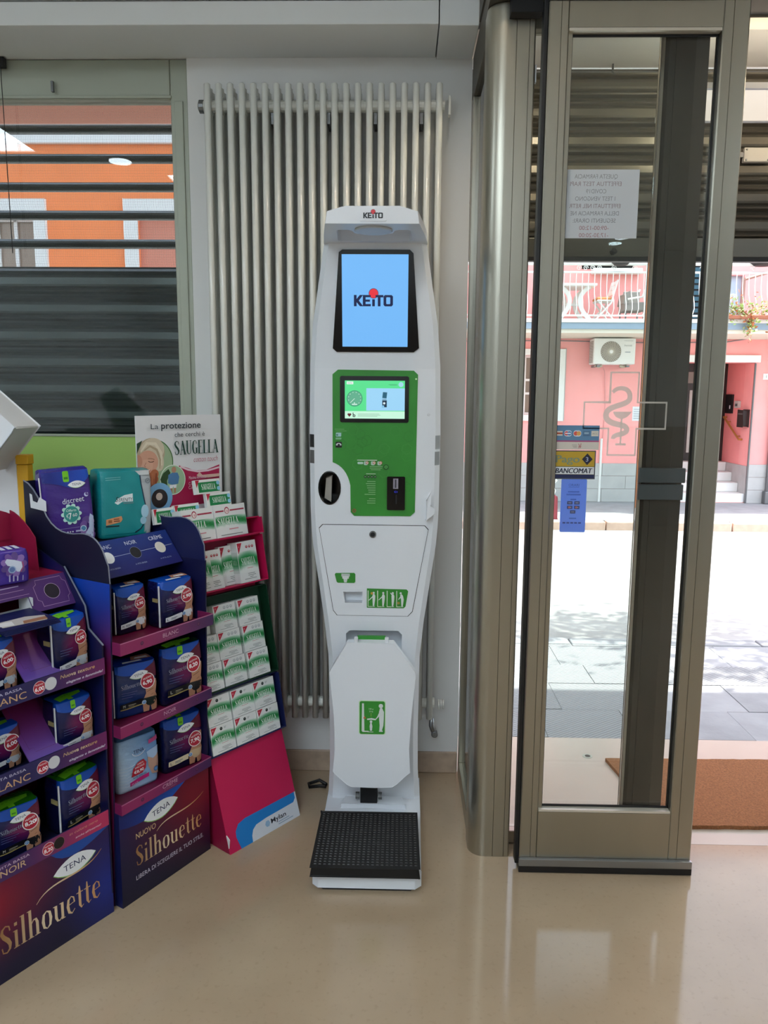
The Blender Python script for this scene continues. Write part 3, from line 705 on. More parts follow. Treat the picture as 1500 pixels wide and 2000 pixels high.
# canopy
W2 = lambda k: [(CX - .123 * k, 1.861), (CX - .118 * k, 1.892), (CX - .070 * k, 1.905), (CX + .074 * k, 1.905), (CX + .121 * k, 1.892), (CX + .125 * k, 1.861)]
c = MB(); rings = []
for y, k, dz in ((2.100, .985, 0), (2.106, 1.0, 0), (2.24, 1.13, .004), (2.37, 1.235, .008), (2.615, 1.1, .008)):
    rings.append([c.P((x, y, z + (dz if z > 1.87 else 0))) for x, z in W2(k)])
for p, q in zip(rings, rings[1:]):
    for i in range(5): c.f.append((p[i], p[i + 1], q[i + 1], q[i]))
c.f.append(tuple(rings[0])); c.f.append(tuple(reversed(rings[-1])))
hole = [(-.190, 2.325), (-.182, 2.19), (-.176, 2.178), (-.150, 2.178), (-.140, 2.19), (-.134, 2.222), (-.124, 2.231), (-.040, 2.231), (-.030, 2.222), (-.024, 2.19), (-.014, 2.178), (.012, 2.178), (.019, 2.19), (.027, 2.325), (.018, 2.332), (-.181, 2.332)]
und = [(CX - .1212, 2.1), (CX + .1231, 2.1), (CX + .125, 2.106), (CX + .1413, 2.24), (CX + .1544, 2.37), (CX + .150, 2.45), (CX - .147, 2.45), (CX - .1519, 2.37), (CX - .139, 2.24), (CX - .123, 2.106)]
UT = lambda u, v, w=0: (u, v, 1.861 + w)
c.sheet(und, 0, UT, holes=[hole])
n = len(hole); s0 = len(c.v)
for w_ in (0, .034):
    for p in hole: c.P(UT(p[0], p[1], w_))
for i in range(n): c.f.append((s0 + i, s0 + (i + 1) % n, s0 + n + (i + 1) % n, s0 + n + i))
c.sheet(hole, .034, UT)
c.build('canopy', 'white_plastic', kio, world=True)
MB().lathe([(.050, .0002), (.052, -.004), (.048, -.006), (.03, -.003), (.0, -.002)][::-1], (-.081, 2.172, 1.861), n=28).build('height_sensor', 'white_dark', kio, smooth=True, world=True)
CF = lambda u, v, w=0.0: (u, 2.100 - w, v)
lp = MB().prism(rrect(-.1145, 1.867, .070, .033, .003), -.002, .0025, CF).build('logo_plate', 'white_plastic', kio, bevel=.0008, world=True)
def keito(k, x, y, W, black='#14151a', red='#d8323c'):
    s = W / 4.9
    P = lambda pts: [(x + a * s, y + b * s) for a, b in pts]
    k.disc(x + 2.47 * s, y + 1.55 * s, .62 * s, '#3a4468', n=26); k.disc(x + 2.47 * s, y + 1.55 * s, .56 * s, red, n=26)
    k.poly(P([(0, 0), (.34, 0), (.34, .48), (.75, 0), (1.18, 0), (.62, .68), (1.15, 1.36), (.74, 1.36), (.34, .88), (.34, 1.36), (0, 1.36)]), black)
    k.poly(P([(1.12, 0), (2.12, 0), (2.12, .27), (1.47, .27), (1.47, .55), (2.02, .55), (2.02, .81), (1.47, .81), (1.47, 1.09), (2.12, 1.09), (2.12, 1.36), (1.12, 1.36)]), black)
    k.poly(P([(2.30, 0), (2.63, 0), (2.63, .85), (2.30, .85)]), black)
    k.poly(P([(3.0, 0), (3.34, 0), (3.34, 1.08), (3.70, 1.08), (3.70, 1.36), (2.72, 1.36), (2.72, 1.08), (3.0, 1.08)]), black)
    k.poly([(x + a * s, y + b * s) for a, b in cham(3.72, 4.9, 0, 1.36, .17)], black, [[(x + a * s, y + b * s) for a, b in cham(4.06, 4.56, .27, 1.09, .06)]])
k = Ink(); keito(k, -.105, 1.8735, .051); k.build('logo', lambda u, v, w: CF(u, v, w + .0025), 'ink', lp, world=True)
# upper display
bz = inx([(-.211, 1.559), (-.199, 1.549), (.034, 1.549), (.050, 1.561), (.030, 1.832), (.019, 1.842), (-.180, 1.842), (-.190, 1.834)])
bzo = MB().prism(bz, -.002, .004, KF).build('display_bezel', 'black_gloss', kio, bevel=.001, world=True)
k = Ink()
k.rect(-.1815 - CX, 1.5645, .197, .2645, '#74b9f8', sub=.05)
keito(k, -.146 - CX, 1.682, .1165, '#0d1c48', '#e5303c')
k.build('display_picture', lambda u, v, w: KF(u, v, w + .0045), 'screen', bzo, world=True)
# green panel
gp = [(-.196, 1.496), (-.213, 1.482), (-.2135, 1.212)] + bez((-.2135, 1.212), (-.185, 1.203), (-.166, 1.178), (-.1585, 1.140), 8)[1:] + [(-.1575, 1.055), (-.146, 1.043), (.031, 1.044), (.0445, 1.057), (.0485, 1.482), (.036, 1.494)]
gpo = MB().prism(inx(gp), -.002, .002, KF).build('green_panel', 'green_panel', kio, bevel=.0007, world=True)
tb = MB().prism(inx(rrect(-.190, 1.336, .2115, .141, .006)), .0, .004, KF).build('touch_screen', 'black_gloss', kio, bevel=.0008, world=True)
k = Ink(); xs = -.175 - CX
def S(x, y): return (xs + x, 1.348 + y)
k.rect(*S(0, 0), .184, .1155, '#57e08f'); k.rect(*S(0, 0), .184, .0225, '#c8f7dd'); k.rect(*S(.066, .0245), .118, .068, '#9cd4f6')
k.rect(*S(0.006, .104), .020, .0085, '#e6f5ee'); k.text('KEiTO', *S(.016, .1062), .0035, '#20302c', 'c', w=.014)
k.disc(*S(.172, .104), .0075, '#9fd6e8'); k.rect(*S(.134, .1035), .026, .001, '#2f9a68'); k.rect(*S(.138, .1015), .022, .001, '#2f9a68')
k.disc(*S(.030, .061), .0245, '#2e8f68'); k.disc(*S(.030, .061), .0228, '#5fae8c')
for a in range(0, 270, 30): k.disc(xs + .030 + .019 * math.cos(R(a - 45)), 1.409 + .019 * math.sin(R(a - 45)), .0013, '#cfeee0', n=8)
k.line([S(.030, .061), S(.017, .048)], .0012, '#e8fff5'); k.rect(*S(.022, .0415), .016, .0035, '#cfeee0'); k.disc(*S(.0295, .0475), .002, '#cfeee0', n=8)
k.poly([S(.115, .063), S(.128, .062), S(.130, .080), S(.117, .081)], '#1f5c74'); k.rect(*S(.115, .0575), .013, .003, '#6f8fa8'); k.rect(*S(.115, .035), .014, .021, '#18344a'); k.disc(*S(.121, .047), .0035, '#dff2fa', n=10); k.rect(*S(.114, .0335), .007, .007, '#7fc0e4')
k.disc(*S(.0115, .0125), .0034, '#5b1f24'); k.disc(*S(.0165, .0125), .0034, '#5b1f24'); k.poly([S(.0085, .0115), S(.0195, .0115), S(.014, .005)], '#5b1f24')
k.line([S(.0255, .018), S(.0258, .005)], .0024, '#22282c'); k.disc(*S(.0285, .0085), .0042, '#22282c', hole=.45)
for i, L in enumerate((.066, .070, .060)): k.rect(*S(.040, .0135 - i * .0035), L, .001, '#7a9c8a')
k.build('touch_picture', lambda u, v, w: KF(u, v, w + .0045), 'screen', tb, world=True)
k = Ink(); w_ = '#9fc79a'; wl_ = '#d9ecd6'
def G(x, y): return (x - CX, y)
random.seed(5)
for i in range(26):       # faint hexagon pattern
    hx, hz = random.uniform(-.19, .03), random.uniform(1.07, 1.32)
    if hx < -.14 and hz < 1.21: continue
    k.poly(ell(hx - CX, hz, .018, .018, 6, .3), random.choice(('#358f31', '#2c8429', '#3a9236')), [ell(hx - CX, hz, .0155, .0155, 6, .3)])
for i, L in enumerate((.030, .034, .018)): k.rect(*G(-.207 + .003 * i, 1.314 - i * .0055), L, .0016, '#6cab66')
k.rrect(*G(-.203, 1.292), .0165, .012, .002, '#a7cfd0'); k.rrect(*G(-.204, 1.283), .018, .006, .002, '#7fb98a'); k.disc(*G(-.199, 1.297), .003, '#4f8f7a')
k.rrect(*G(-.204, 1.258), .0195, .018, .003, '#0a0a0c'); k.poly(ell(-.1942 - CX, 1.2665, .0085, .006, 12), '#cfd3d4'); k.disc(*G(-.1942, 1.266), .0036, '#0a0a0c'); k.rect(*G(-.204, 1.258), .0195, .0065, '#0a0a0c')
k.rect(*G(-.137, 1.2185), .062, .0022, wl_)
k.rrect(*G(-.136, 1.207), .018, .007, .003, '#b9d9c8')
for i, hx in enumerate((-.112, -.090, -.070)):
    k.rrect(*G(hx - .004, 1.204), .012, .012, .003, '#b4d4c4'); k.disc(*G(hx + .006, 1.2115), .0052, '#b0563c'); k.disc(*G(hx + .006, 1.2115), .0040, '#e6d8c8'); k.line([G(hx + .003, 1.209), G(hx + .009, 1.214)], .0014, '#b0563c')
for i, L in enumerate((.040, .038, .030)): k.rect(*G(-.098 + (i == 2) * .004, 1.199 - i * .005), L, .0017, '#8dc487')
k.disc(*G(-.047, 1.1985), .0085, '#0f4a16', hole=.8, n=24); k.disc(*G(-.047, 1.1985), .0045, '#6ab866', hole=.6, n=20)
k.rect(*G(-.109, 1.176), .030, .0016, wl_)
for i in range(4): k.disc(*G(-.1115 + i * .0102, 1.168), .0045, '#123a18', n=16); k.rect(*G(-.1135 + i * .0102, 1.1672), .004, .0015, '#a8cfa4')
for i, L in enumerate((.026, .030, .027, .026, .023, .022, .034, 0, .020, .026, .026)):
    if L: k.rect(*G(-.0795 - L, 1.152 - i * .0068), L, .0024, '#86c07f')
k.disc(*G(-.146, 1.0605), .0062, '#9a5a38', hole=.7, n=18); k.line([G(-.149, 1.0575), G(-.143, 1.0635)], .0016, '#9a5a38')
k.disc(*G(.0430, 1.469), .0028, '#d9ffca', n=12)
k.build('panel_lettering', lambda u, v, w: KF(u, v, w + .0021), 'ink', gpo, world=True)
cr = MB().prism(inx(rrect(-.0435, 1.0635, .056, .1055, .004)), 0, .007, KF).build('card_reader', 'black_gloss', kio, bevel=.0015, world=True)
k = Ink(); k.rect(*G(-.0245, 1.131), .016, .032, '#8f8a98'); k.rect(*G(-.0185, 1.134), .004, .026, '#1c1a26'); k.rect(*G(-.0215, 1.133), .0014, .028, '#6d6878')
k.rect(*G(-.0165, 1.083), .004, .030, '#020203'); k.build('reader_slot', lambda u, v, w: KF(u, v, w + .0072), 'ink', cr, world=True)
k = Ink(); k.text('C1', *G(-.016, 1.1185), .006, '#3a48ff', 'c', w=.009); k.build('reader_digits', lambda u, v, w: KF(u, v, w + .0074), 'screen', cr, world=True)
# oval cuff opening
q = MB(); o2 = ell(-.224 - CX, 1.131, .0355, .0535, 28); o3 = ell(-.222 - CX, 1.129, .031, .048, 28); n = 28
for pts, w_ in ((o2, .002), (ell(-.224 - CX, 1.131, .033, .051, 28), .0025), (o3, -.012), (o3, -.11)):
    for p in pts: q.P((CX + p[0], 2.405 - w_, p[1]))
for r_ in range(3):
    for i in range(n): q.f.append((r_ * n + i, r_ * n + (i + 1) % n, (r_ + 1) * n + (i + 1) % n, (r_ + 1) * n + i))
q.f.append(tuple(range(3 * n, 4 * n)))
cu = q.build('cuff_opening', 'black_gloss', kio, smooth=False, world=True)
MB().prism([(-.239, 1.098), (-.222, 1.088), (-.220, 1.165), (-.236, 1.160)], 0, .03, lambda u, v, w: (u, 2.45 - w, v)).build('cuff_pad', mat('cuff_grey', '#9b968e', .5), cu, bevel=.002, world=True)
# side sensor windows and small mouldings
for u0, z0, z1, m_ in ((-.2035, 1.258, 1.298, 'dark_glass'), (-.2035, 1.208, 1.249, 'grey_metal'), (.188, 1.255, 1.297, 'grey_metal'), (.187, 1.205, 1.247, 'grey_metal')):
    MB().prism([(u0, z0), (u0 + .0155, z0), (u0 + .0155, z1), (u0, z1)], -.001, .0015, KF).build('sensor_window', m_, kio, world=True)
for u, z in ((-.175, 1.315), (.172, 1.312)):
    MB().prism(rrect(u - .006, z - .022, .012, .030, .0055), -.001, .0035, KF).build('peg', 'white_plastic', kio, bevel=.002, world=True)
MB().lathe([(.004, 0), (.003, .004)], KF(.166, 1.361), (0, -1, 0), 12).build('peg', 'white_plastic', kio, world=True)
MB().prism([(.163, 1.036), (.185, 1.058), (.186, 1.072), (.177, 1.082), (.176, 1.118), (.163, 1.100)], 0, .030, KF).build('cup_hook', 'white_plastic', kio, bevel=.003, world=True)
# service door
dr = [(-.258, 1.004), (-.247, 1.0155), (.077, 1.0145), (.0885, 1.002), (.0415, .7325), (.027, .7165), (-.202, .7175), (-.2145, .7335)]
def inset(p, d):
    c0 = sum(a for a, b in p) / len(p), sum(b for a, b in p) / len(p)
    return [(a + d * (1 if a < c0[0] else -1), b + d * (1 if b < c0[1] else -1)) for a, b in p]
MB().prism(inx(dr), -.001, .0006, KF, holes=[slot]).build('door_gap', 'black_matt', kio, world=True)
so = MB().prism(inx(inset(dr, .0017)), 0, .0026, KF, holes=[slot]).build('service_door', 'white_plastic', kio, bevel=.0006, world=True)
MB().lathe([(.011, 0), (.011, .0045), (.0085, .006)], KF(-.0875 - CX, .985, .002), (0, -1, 0), 20).build('lock', 'grey_metal', so, world=True)
MB().lathe([(.0075, 0), (.007, .001)], KF(-.0875 - CX, .985, .0081), (0, -1, 0), 16).build('lock_face', 'black_matt', so, world=True)
MB().prism(inx(rrect(-.187, .748, .078, .056, .004)), .0, .0045, KF, holes=[slot]).build('slot_surround', 'white_plastic', so, bevel=.0015, world=True)
def plaque(nm, poly, draw, par=kio, off=.0026, T=KF):
    o = MB().prism(poly, off, off + .0012, T).build(nm, 'green_panel', par, world=True)
    k = Ink(); draw(k); k.build('pictogram', lambda u, v, w: T(u, v, w + off + .0013), 'ink', o, world=True)
def d_print(k):
    k.rect(*G(-.187, .847), .027, .0095, '#b8c2bd'); k.rect(*G(-.184, .840), .021, .009, '#d5dbd8'); k.poly([G(-.181, .842), G(-.167, .842), G(-.170, .828), G(-.178, .828)], '#dfe4e2'); 
    for i in range(4): k.rect(*G(-.180, .838 - i * .0025), .010, .0007, '#9aa8a2')
plaque('print_label', inx([(-.205, .858), (-.208, .854), (-.202, .829), (-.198, .826), (-.146, .826), (-.1425, .830), (-.1425, .855), (-.146, .859)]), d_print, so)
def man(k, x, z, s, bend=0.0, arm=None, c='#d7dedb'):
    P = lambda a, b: (x + a * s + bend * max(0, b - .5) * s, z + b * s)
    k.disc(*P(0, .93), .07 * s, c, n=12); k.stroke([(*P(0, .85), .10 * s), (*P(.01, .72), .19 * s), (*P(.01, .5), .17 * s), (*P(.0, .3), .14 * s), (*P(-.01, .06), .09 * s)], c); k.line([P(-.08, .02), P(.07, .02)], .04 * s, c)
    if arm: k.stroke([(*P(0, .74), .07 * s), (*P(arm[0] * .5, (.74 + arm[1]) / 2), .06 * s), (*P(*arm), .04 * s)], c)
def d_man(k):
    for i in range(4):
        x0 = -.1015 + i * .0305
        k.stroke([(x0 - CX, .749, .002), (x0 - CX, .802, .0028)], '#cfe0c8'); k.line([G(x0, .7495), G(x0 + .013, .7495)], .002, '#cfe0c8')
        man(k, x0 + .018 - CX, .749, .049, bend=-.25 if i == 3 else 0, arm=((-.32, .42), (-.3, .45), (-.15, .95), (-.25, .5))[i])
    k.disc(*G(-.0895, .793), .0042, '#c89a3a', n=12); k.disc(*G(-.004, .762), .0042, '#a08a3a', n=12)
plaque('use_label', inx([(-.1055, .8085), (.0215, .8065), (.0265, .8005), (.0185, .7505), (.0125, .7445), (-.1055, .745)]), d_man, so)
# child tray folded up, its arm, foot and platform
tf = MB(); tp = [(-.163, .648), (-.020 + .002, .648), (.0495, .558), (.0535, .545), (.041, .411), (.0345, .300), (.0385, .222), (.028, .214), (-.004, .182), (-.018, .172), (-.075, .1695), (-.150, .1715), (-.166, .180), (-.197, .209), (-.2095, .222), (-.2025, .300), (-.2065, .411), (-.2205, .550), (-.216, .560)]
TT = lambda u, v, w=0.0: (u, 2.332 - w + (v - .17) * .03, v)
tr = MB().prism(tp, -.028, .004, TT).build('child_tray', 'white_plastic', kio, bevel=.006, world=True, segs=3)
def d_sit(k):
    k.stroke([(-.113, .360, .009), (-.1135, .452, .006)], '#d7dedb'); k.line([(-.115, .3595), (-.095, .3595)], .004, '#d7dedb')
    k.stroke([(-.1, .3575 + .042, .004), (-.086, .401, .006), (-.072, .399, .004)], '#d7dedb'); k.poly(ell(-.108, .405, .0055, .0055, 3, R(90)), '#c8672e')
    k.disc(-.0565, .444, .007, '#d7dedb'); k.stroke([(-.0560, .437, .007), (-.0545, .424, .016), (-.0545, .402, .015), (-.054, .380, .012), (-.057, .363, .008)], '#d7dedb'); k.line([(-.062, .361), (-.050, .361)], .004, '#d7dedb'); k.stroke([(-.057, .426, .006), (-.066, .408, .004), (-.072, .401, .003)], '#d7dedb')
    k.disc(-.0875, .392, .0042, '#d7dedb'); k.stroke([(-.0875, .388, .004), (-.0875, .377, .009), (-.0875, .362, .006)], '#d7dedb')
    k.text('100 g', -.0875, .432, .0045, '#cfe0c8', 'c', w=.014); k.text('20 kg', -.0875, .424, .0045, '#cfe0c8', 'c', w=.012); k.line([(-.0875, .421), (-.0875, .409)], .001, '#b8d060'); k.line([(-.099, .358), (-.080, .358)], .002, '#d7dedb')
MB().prism(rrect(-.1265, .3485, .085, .112, .006), .004, .0046, TT).build('sticker_edge', mat('lime_edge', '#c3e6b4', .5), tr, world=True)
plaque('sit_label', rrect(-.1240, .3505, .080, .108, .006), d_sit, tr, .0048, TT)
for x in (-.137, -.040): MB().box(x - .006, x + .006, 2.345, 2.365, .646, .662).build('hinge_lug', 'white_plastic', kio, bevel=.002, world=True)
MB().box(-.134, -.044, 2.375, 2.385, .640, .660).build('hinge_strip', 'green_panel', kio, world=True)
MB().box(-.125, -.068, 2.40, 2.43, .075, .30).build('tray_arm', 'black_matt', kio, bevel=.002, world=True)
for x in (-.134, -.059): MB().lathe([(.012, 0), (.012, .012)], (x - .006, 2.405, .10), (1, 0, 0), 14).build('arm_pivot', 'grey_metal', kio, world=True)
# low side wings and foot
MB().prism([(-.245, 2.06), (-.228, 2.043), (.052, 2.043), (.070, 2.06), (.075, 2.40), (.075, 2.615), (-.241, 2.615), (-.241, 2.40)], .012, .056).build('foot', 'white_plastic', kio, bevel=.006, world=True)
MB().prism([(-.230, 2.07), (-.215, 2.052), (.040, 2.052), (.055, 2.07), (.06, 2.60), (-.226, 2.60)], .0, .012).build('foot_pad', 'black_rubber', kio, world=True)
MB().prism([(-.19, 2.40), (.025, 2.40), (.010, 2.445), (-.175, 2.445)], .056, .075).build('foot_step', 'white_plastic', kio, bevel=.003, world=True)
pl_ = MB().prism([(-.246, 2.026), (.0625, 2.028), (.060, 2.325), (-.2455, 2.322)], .058, .086).build('platform', 'black_matt', kio, bevel=.004, world=True)
nb = MB()
for i in range(22):
    for j in range(22):
        x = -.236 + i * .0138; y = 2.042 + j * .0128
        if y > 2.314: continue
        nb.add([(x - .0042, y - .0025, .0858), (x + .0042, y - .0025, .0858), (x + .0042, y + .0025, .0858), (x - .0042, y + .0025, .0858), (x - .002, y, .0882), (x + .002, y, .0882)], [(0, 1, 5, 4), (1, 2, 5), (2, 3, 4, 5), (3, 0, 4)])
nb.build('platform_nubs', mat('nub_rubber', '#17181a', .35), pl_, world=True, kind='stuff')
MB().tube([(-.262, 2.64, .012), (-.29, 2.675, .010), (-.328, 2.652, .007), (-.322, 2.628, .007), (-.285, 2.632, .010), (-.262, 2.625, .012)], .006, 8).build('power_cord', 'black_rubber', kio, smooth=True, world=True)
# ================================================================ CARDBOARD DISPLAYS AND PACKS
def lerp(a, b, t): return tuple(int(x + (y - x) * t) for x, y in zip(a, b))
NAVY, NAVY2, BLUE, MAG, CRIM, PURP = (18, 22, 74), (10, 13, 44), (16, 74, 176), (128, 26, 84), (112, 16, 44), (72, 40, 130)
WHITE = '#e9ecee'
def gold(x0, x1):
    a, b, c = (150, 104, 62), (232, 214, 180), (196, 138, 84)
    def f(x, y):
        t = min(1, max(0, (x - x0) / (x1 - x0))); return lerp(a, b, t / .45) if t < .45 else lerp(b, c, (t - .45) / .55)
    return f
def lens_logo(k, x, y, w, rot=0.12):
    k.poly(lens(x, y - w * .012, w * 1.02, w * .42, rot), '#8fc06a'); k.poly(lens(x, y, w, w * .40, rot), WHITE)
    k.text('TENA', x, y - w * .062 , w * .135, '#14204c', 'c', w=w * .52, rot=rot)
def badge(k, x, y, r, price, word='NUOVO!', back='#b01e34'):
    k.disc(x, y, r * 1.12, '#f0e6e6', ry=r * 1.2, n=24); k.disc(x, y, r, back, ry=r * 1.08, n=24)
    k.text(word, x, y + r * .36, r * .26, '#f6eef0', 'c', w=r * 1.35, rot=.18, bold=.02); k.text(price, x, y - r * .42, r * .56, '#ffffff', 'c', w=r * 1.45, rot=.12, bold=.03)
def figure(k, x, z0, s, brief, skin='#b98668', top=None):
    P = lambda a, b: (x + a * s, z0 + b * s)
    k.poly([P(-.22, 0), P(-.05, 0), P(-.02, .28), P(.04, 0), P(.22, 0), P(.26, .34), P(.16, .56), P(.22, .86), P(.20, .98), P(-.14, .98), P(-.15, .80), P(-.13, .58), P(-.25, .36)], skin)
    k.poly([P(-.25, .38), P(-.20, .44), P(.22, .44), P(.26, .36), P(.10, .20), P(-.02, .16), P(-.10, .20)], brief)
    k.line([P(-.1, .62), P(.10, .70)], .02 * s, '#7e5440'); k.line([P(.02, .50), P(.10, .54)], .015 * s, '#7e5440')
    if top: k.poly([P(-.14, .86), P(.21, .86), P(.20, 1.0), P(-.14, 1.0)], top)

def pack_shape(w, d, h, slump=.0, top='flat'):
    hx, hd = w / 2, d / 2
    def sec(x): return (1 - min(1, abs(x)) ** 11) ** (1 / 5)
    def sx(t): return hx * (1 - .05 * max(0, (t - .75) / .25) ** 2 - .03 * max(0, (.12 - t) / .12) ** 2)
    def sy(t): return hd * (.93 + .10 * math.sin(math.pi * min(1, t)) - slump * t)
    def front(u, v, ww=0.0):
        t = max(0, min(1, v / h)); return (u, -(sy(t) * max(.2, sec(u / sx(t) * .985))) - ww + .0013 * math.sin(u * 90 + v * 40) * math.sin(v * 70), v)
    return sec, sx, sy, front
def soft_pack(name, label, w, d, h, colf, draw, z, bl, ang, top_col=BLUE, group=None, tilt=0.0, tops=None, side=None, cat='pack', slump=0.0):
    sec, sx, sy, front = pack_shape(w, d, h, slump)
    A = R(ang); c, s = math.cos(A), math.sin(A)
    o = (bl[0] + c * w / 2 - s * d / 2, bl[1] + s * w / 2 + c * d / 2, z)
    t = thing(name, label, cat, mtx=Matrix.Translation(o) @ Matrix.Rotation(A, 4, 'Z') @ Matrix.Rotation(tilt, 4, 'Y'), group=group)
    NX, NS, NZ = 28, 4, 22
    mb = MB(); rings = []
    lev = [i / NZ for i in range(NZ + 1)]
    ext = [(1.0, .93, 1), (1.012, .72, .97), (1.022, .45, .95), (1.026, .16, .94)]
    def ring(tt, ky, kx, zt):
        idx = []
        for i in range(NX + 1):
            x = -1 + 2 * i / NX
            wob = .0013 * math.sin(x * sx(tt) * 90 + zt * h * 40) * math.sin(zt * h * 70) if ky == 1 else 0
            idx.append(mb.P((x * sx(tt) * kx, -(sy(tt) * max(.2, sec(x * .985))) * ky + wob, zt * h), lin(colf(x, tt, 0) if zt <= 1.001 and ky > .99 else top_col)))
        for i in range(1, NS):
            y = -1 + 2 * i / NS; idx.append(mb.P((sx(tt) * kx * 1.0, y * sy(tt) * .9 * ky, zt * h), lin(colf(1, tt, 1) if ky > .99 else top_col)))
        for i in range(NX + 1):
            x = 1 - 2 * i / NX; idx.append(mb.P((x * sx(tt) * kx, sy(tt) * max(.2, sec(x * .985)) * ky, zt * h), lin(colf(x, tt, 2) if ky > .99 else top_col)))
        for i in range(1, NS):
            y = 1 - 2 * i / NS; idx.append(mb.P((-sx(tt) * kx, y * sy(tt) * .9 * ky, zt * h), lin(colf(-1, tt, 3) if ky > .99 else top_col)))
        return idx
    for q in lev: rings.append(ring(q, 1, 1, q))
    random.seed(len(label))
    for zt, ky, kx in ext: rings.append(ring(1, ky, kx, zt))
    for p, q in zip(rings, rings[1:]):
        m = len(p)
        for i in range(m): mb.f.append((p[i], p[(i + 1) % m], q[(i + 1) % m], q[i]))
    mb.f.append(tuple(reversed(rings[0]))); mb.f.append(tuple(rings[-1]))
    mb.build('film', 'film', t, smooth=True)
    k = Ink(1.2e-4, .010); draw(k, w, h)
    k.build('front_print', front, 'ink', t, off=.0020)
    if tops:
        k = Ink(1.2e-4, .012); tops(k, w, d); k.build('top_print', lambda u, v, ww: (u, v, h * (1.0 + .028 * max(0, min(1, (.93 - abs(v) / (d / 2)) / .75))) + ww), 'ink', t, off=.002)
    # folded seam up the left front edge, and the little gold size tag on the side
    if side:
        MB().box(-.0014, .0014, -.004, 0, .02 * h, .93 * h).build('side_seam', 'card_white', t).location = (-w / 2 - .0012, -d / 2 * .72, 0)
        mb = MB(); mb.box(-w / 2 - .0022, -w / 2 - .0004, -d * .30, d * .02, h * .56, h * .64)
        mb.build('size_tag', mat('tag_gold', '#b0a06a', .5), t)
    return t
def sil_col(x, t, sd):
    if sd in (2, 3): return lerp(NAVY2, NAVY, t)
    if t > .88: return BLUE
    g = max(0, 1 - ((x - .25) ** 2 * 1.1 + ((t - .55) / .3) ** 2)); base = lerp(NAVY2, (24, 34, 96), t)
    return lerp(base, MAG, min(1, g * .9))
def sil_draw(price, size, brief, dark=False, green=True, name=True, lab='#e6e8ea', skin='#b98668', bx=.25, by=.62):
    def f(k, w, h):
        X = lambda a: a * w; Z = lambda b: b * h
        k.poly(bez((X(-.47), Z(.86)), (X(-.2), Z(.74)), (X(.15), Z(.74)), (X(.47), Z(.99)), 10) + [(X(.47), Z(.995)), (X(-.47), Z(.995))], '#1450b4', sub=.02)
        k.poly([(X(.12), Z(.815)), (X(.47), Z(.975)), (X(.47), Z(.68)), (X(.30), Z(.70))], '#5e1030', sub=.02)
        figure(k, X(.31), Z(.02), h * .62, brief, skin, None)
        lens_logo(k, X(.06), Z(.775), X(.44), .14)
        if name: k.serif('Silhouette', X(-.36), Z(.545), Z(.085), '#8f93ad', w=X(.48), rot=.05)
        for i in range(3): k.rect(X(-.36), Z(.47 - i * .045), X(.36 - .06 * i), Z(.010), '#4a4f86')
        badge(k, X(bx), Z(by), X(.155), price)
        if dark:
            k.poly([(X(-.40), Z(.17)), (X(.12), Z(.20)), (X(.12), Z(.31)), (X(-.40), Z(.27))], '#0b0c14', sub=.02); k.poly([(X(-.40), Z(.15)), (X(.12), Z(.18)), (X(.12), Z(.20)), (X(-.40), Z(.17))], '#a8975c', sub=.02)
            k.text(size, X(-.34), Z(.20), Z(.055), '#d6d2c4', w=X(.05)); k.rect(X(-.22), Z(.225), X(.18), Z(.014), '#a8a08a'); k.rect(X(-.22), Z(.20), X(.14), Z(.010), '#8a8470')
        else:
            k.poly([(X(-.40), Z(.12)), (X(.10), Z(.15)), (X(.10), Z(.26)), (X(-.40), Z(.22))], lab, sub=.02)
            k.text(size, X(-.36), Z(.145), Z(.055), '#16182a', w=X(.05)); k.rect(X(-.25), Z(.185), X(.20), Z(.012), '#4c4f60'); k.rect(X(-.25), Z(.160), X(.15), Z(.012), '#6c6f80')
        k.disc(X(.15), Z(.22), X(.05), '#dfe6ee', n=16); k.disc(X(.15), Z(.22), X(.04), '#5f8fc0', n=16); k.text('7°', X(.15), Z(.205), Z(.03), '#ffffff', 'c', w=X(.04))
        if green: k.poly(rrect(X(-.14), Z(.85), X(.13), Z(.15), X(.03)), '#74c61e'); k.rect(X(-.115), Z(.89), X(.08), Z(.03), '#3a8a1c')
    return f
def top_green(k, w, d):
    k.poly([(-w * .36, -d * .42), (w * .30, -d * .20), (w * .34, -d * .02), (-w * .10, d * .02), (-w * .40, -d * .12)], '#6cc01c', sub=.012)
    k.poly([(-w * .14, -d * .46), (-w * .01, -d * .46), (-w * .01, -d * .2), (-w * .14, -d * .2)], '#6cc01c', sub=.012)
    for i in range(5): k.rect(-w * .22 + i * w * .09, -d * .17 + i * d * .028, w * .05, d * .03, '#3f8f14')
def top_photo(k, w, d):
    k.poly([(-w * .28, -d * .40), (w * .18, -d * .40), (w * .14, -d * .30), (-w * .26, -d * .28)], '#d9e4f0', sub=.012)
    k.poly([(-w * .05, -d * .24), (w * .42, -d * .30), (w * .40, d * .1), (w * .02, d * .1)], '#b07c62', sub=.012); k.poly([(w * .05, -d * .18), (w * .36, -d * .24), (w * .34, -d * .1), (w * .08, -d * .08)], '#e8ecf2', sub=.012)

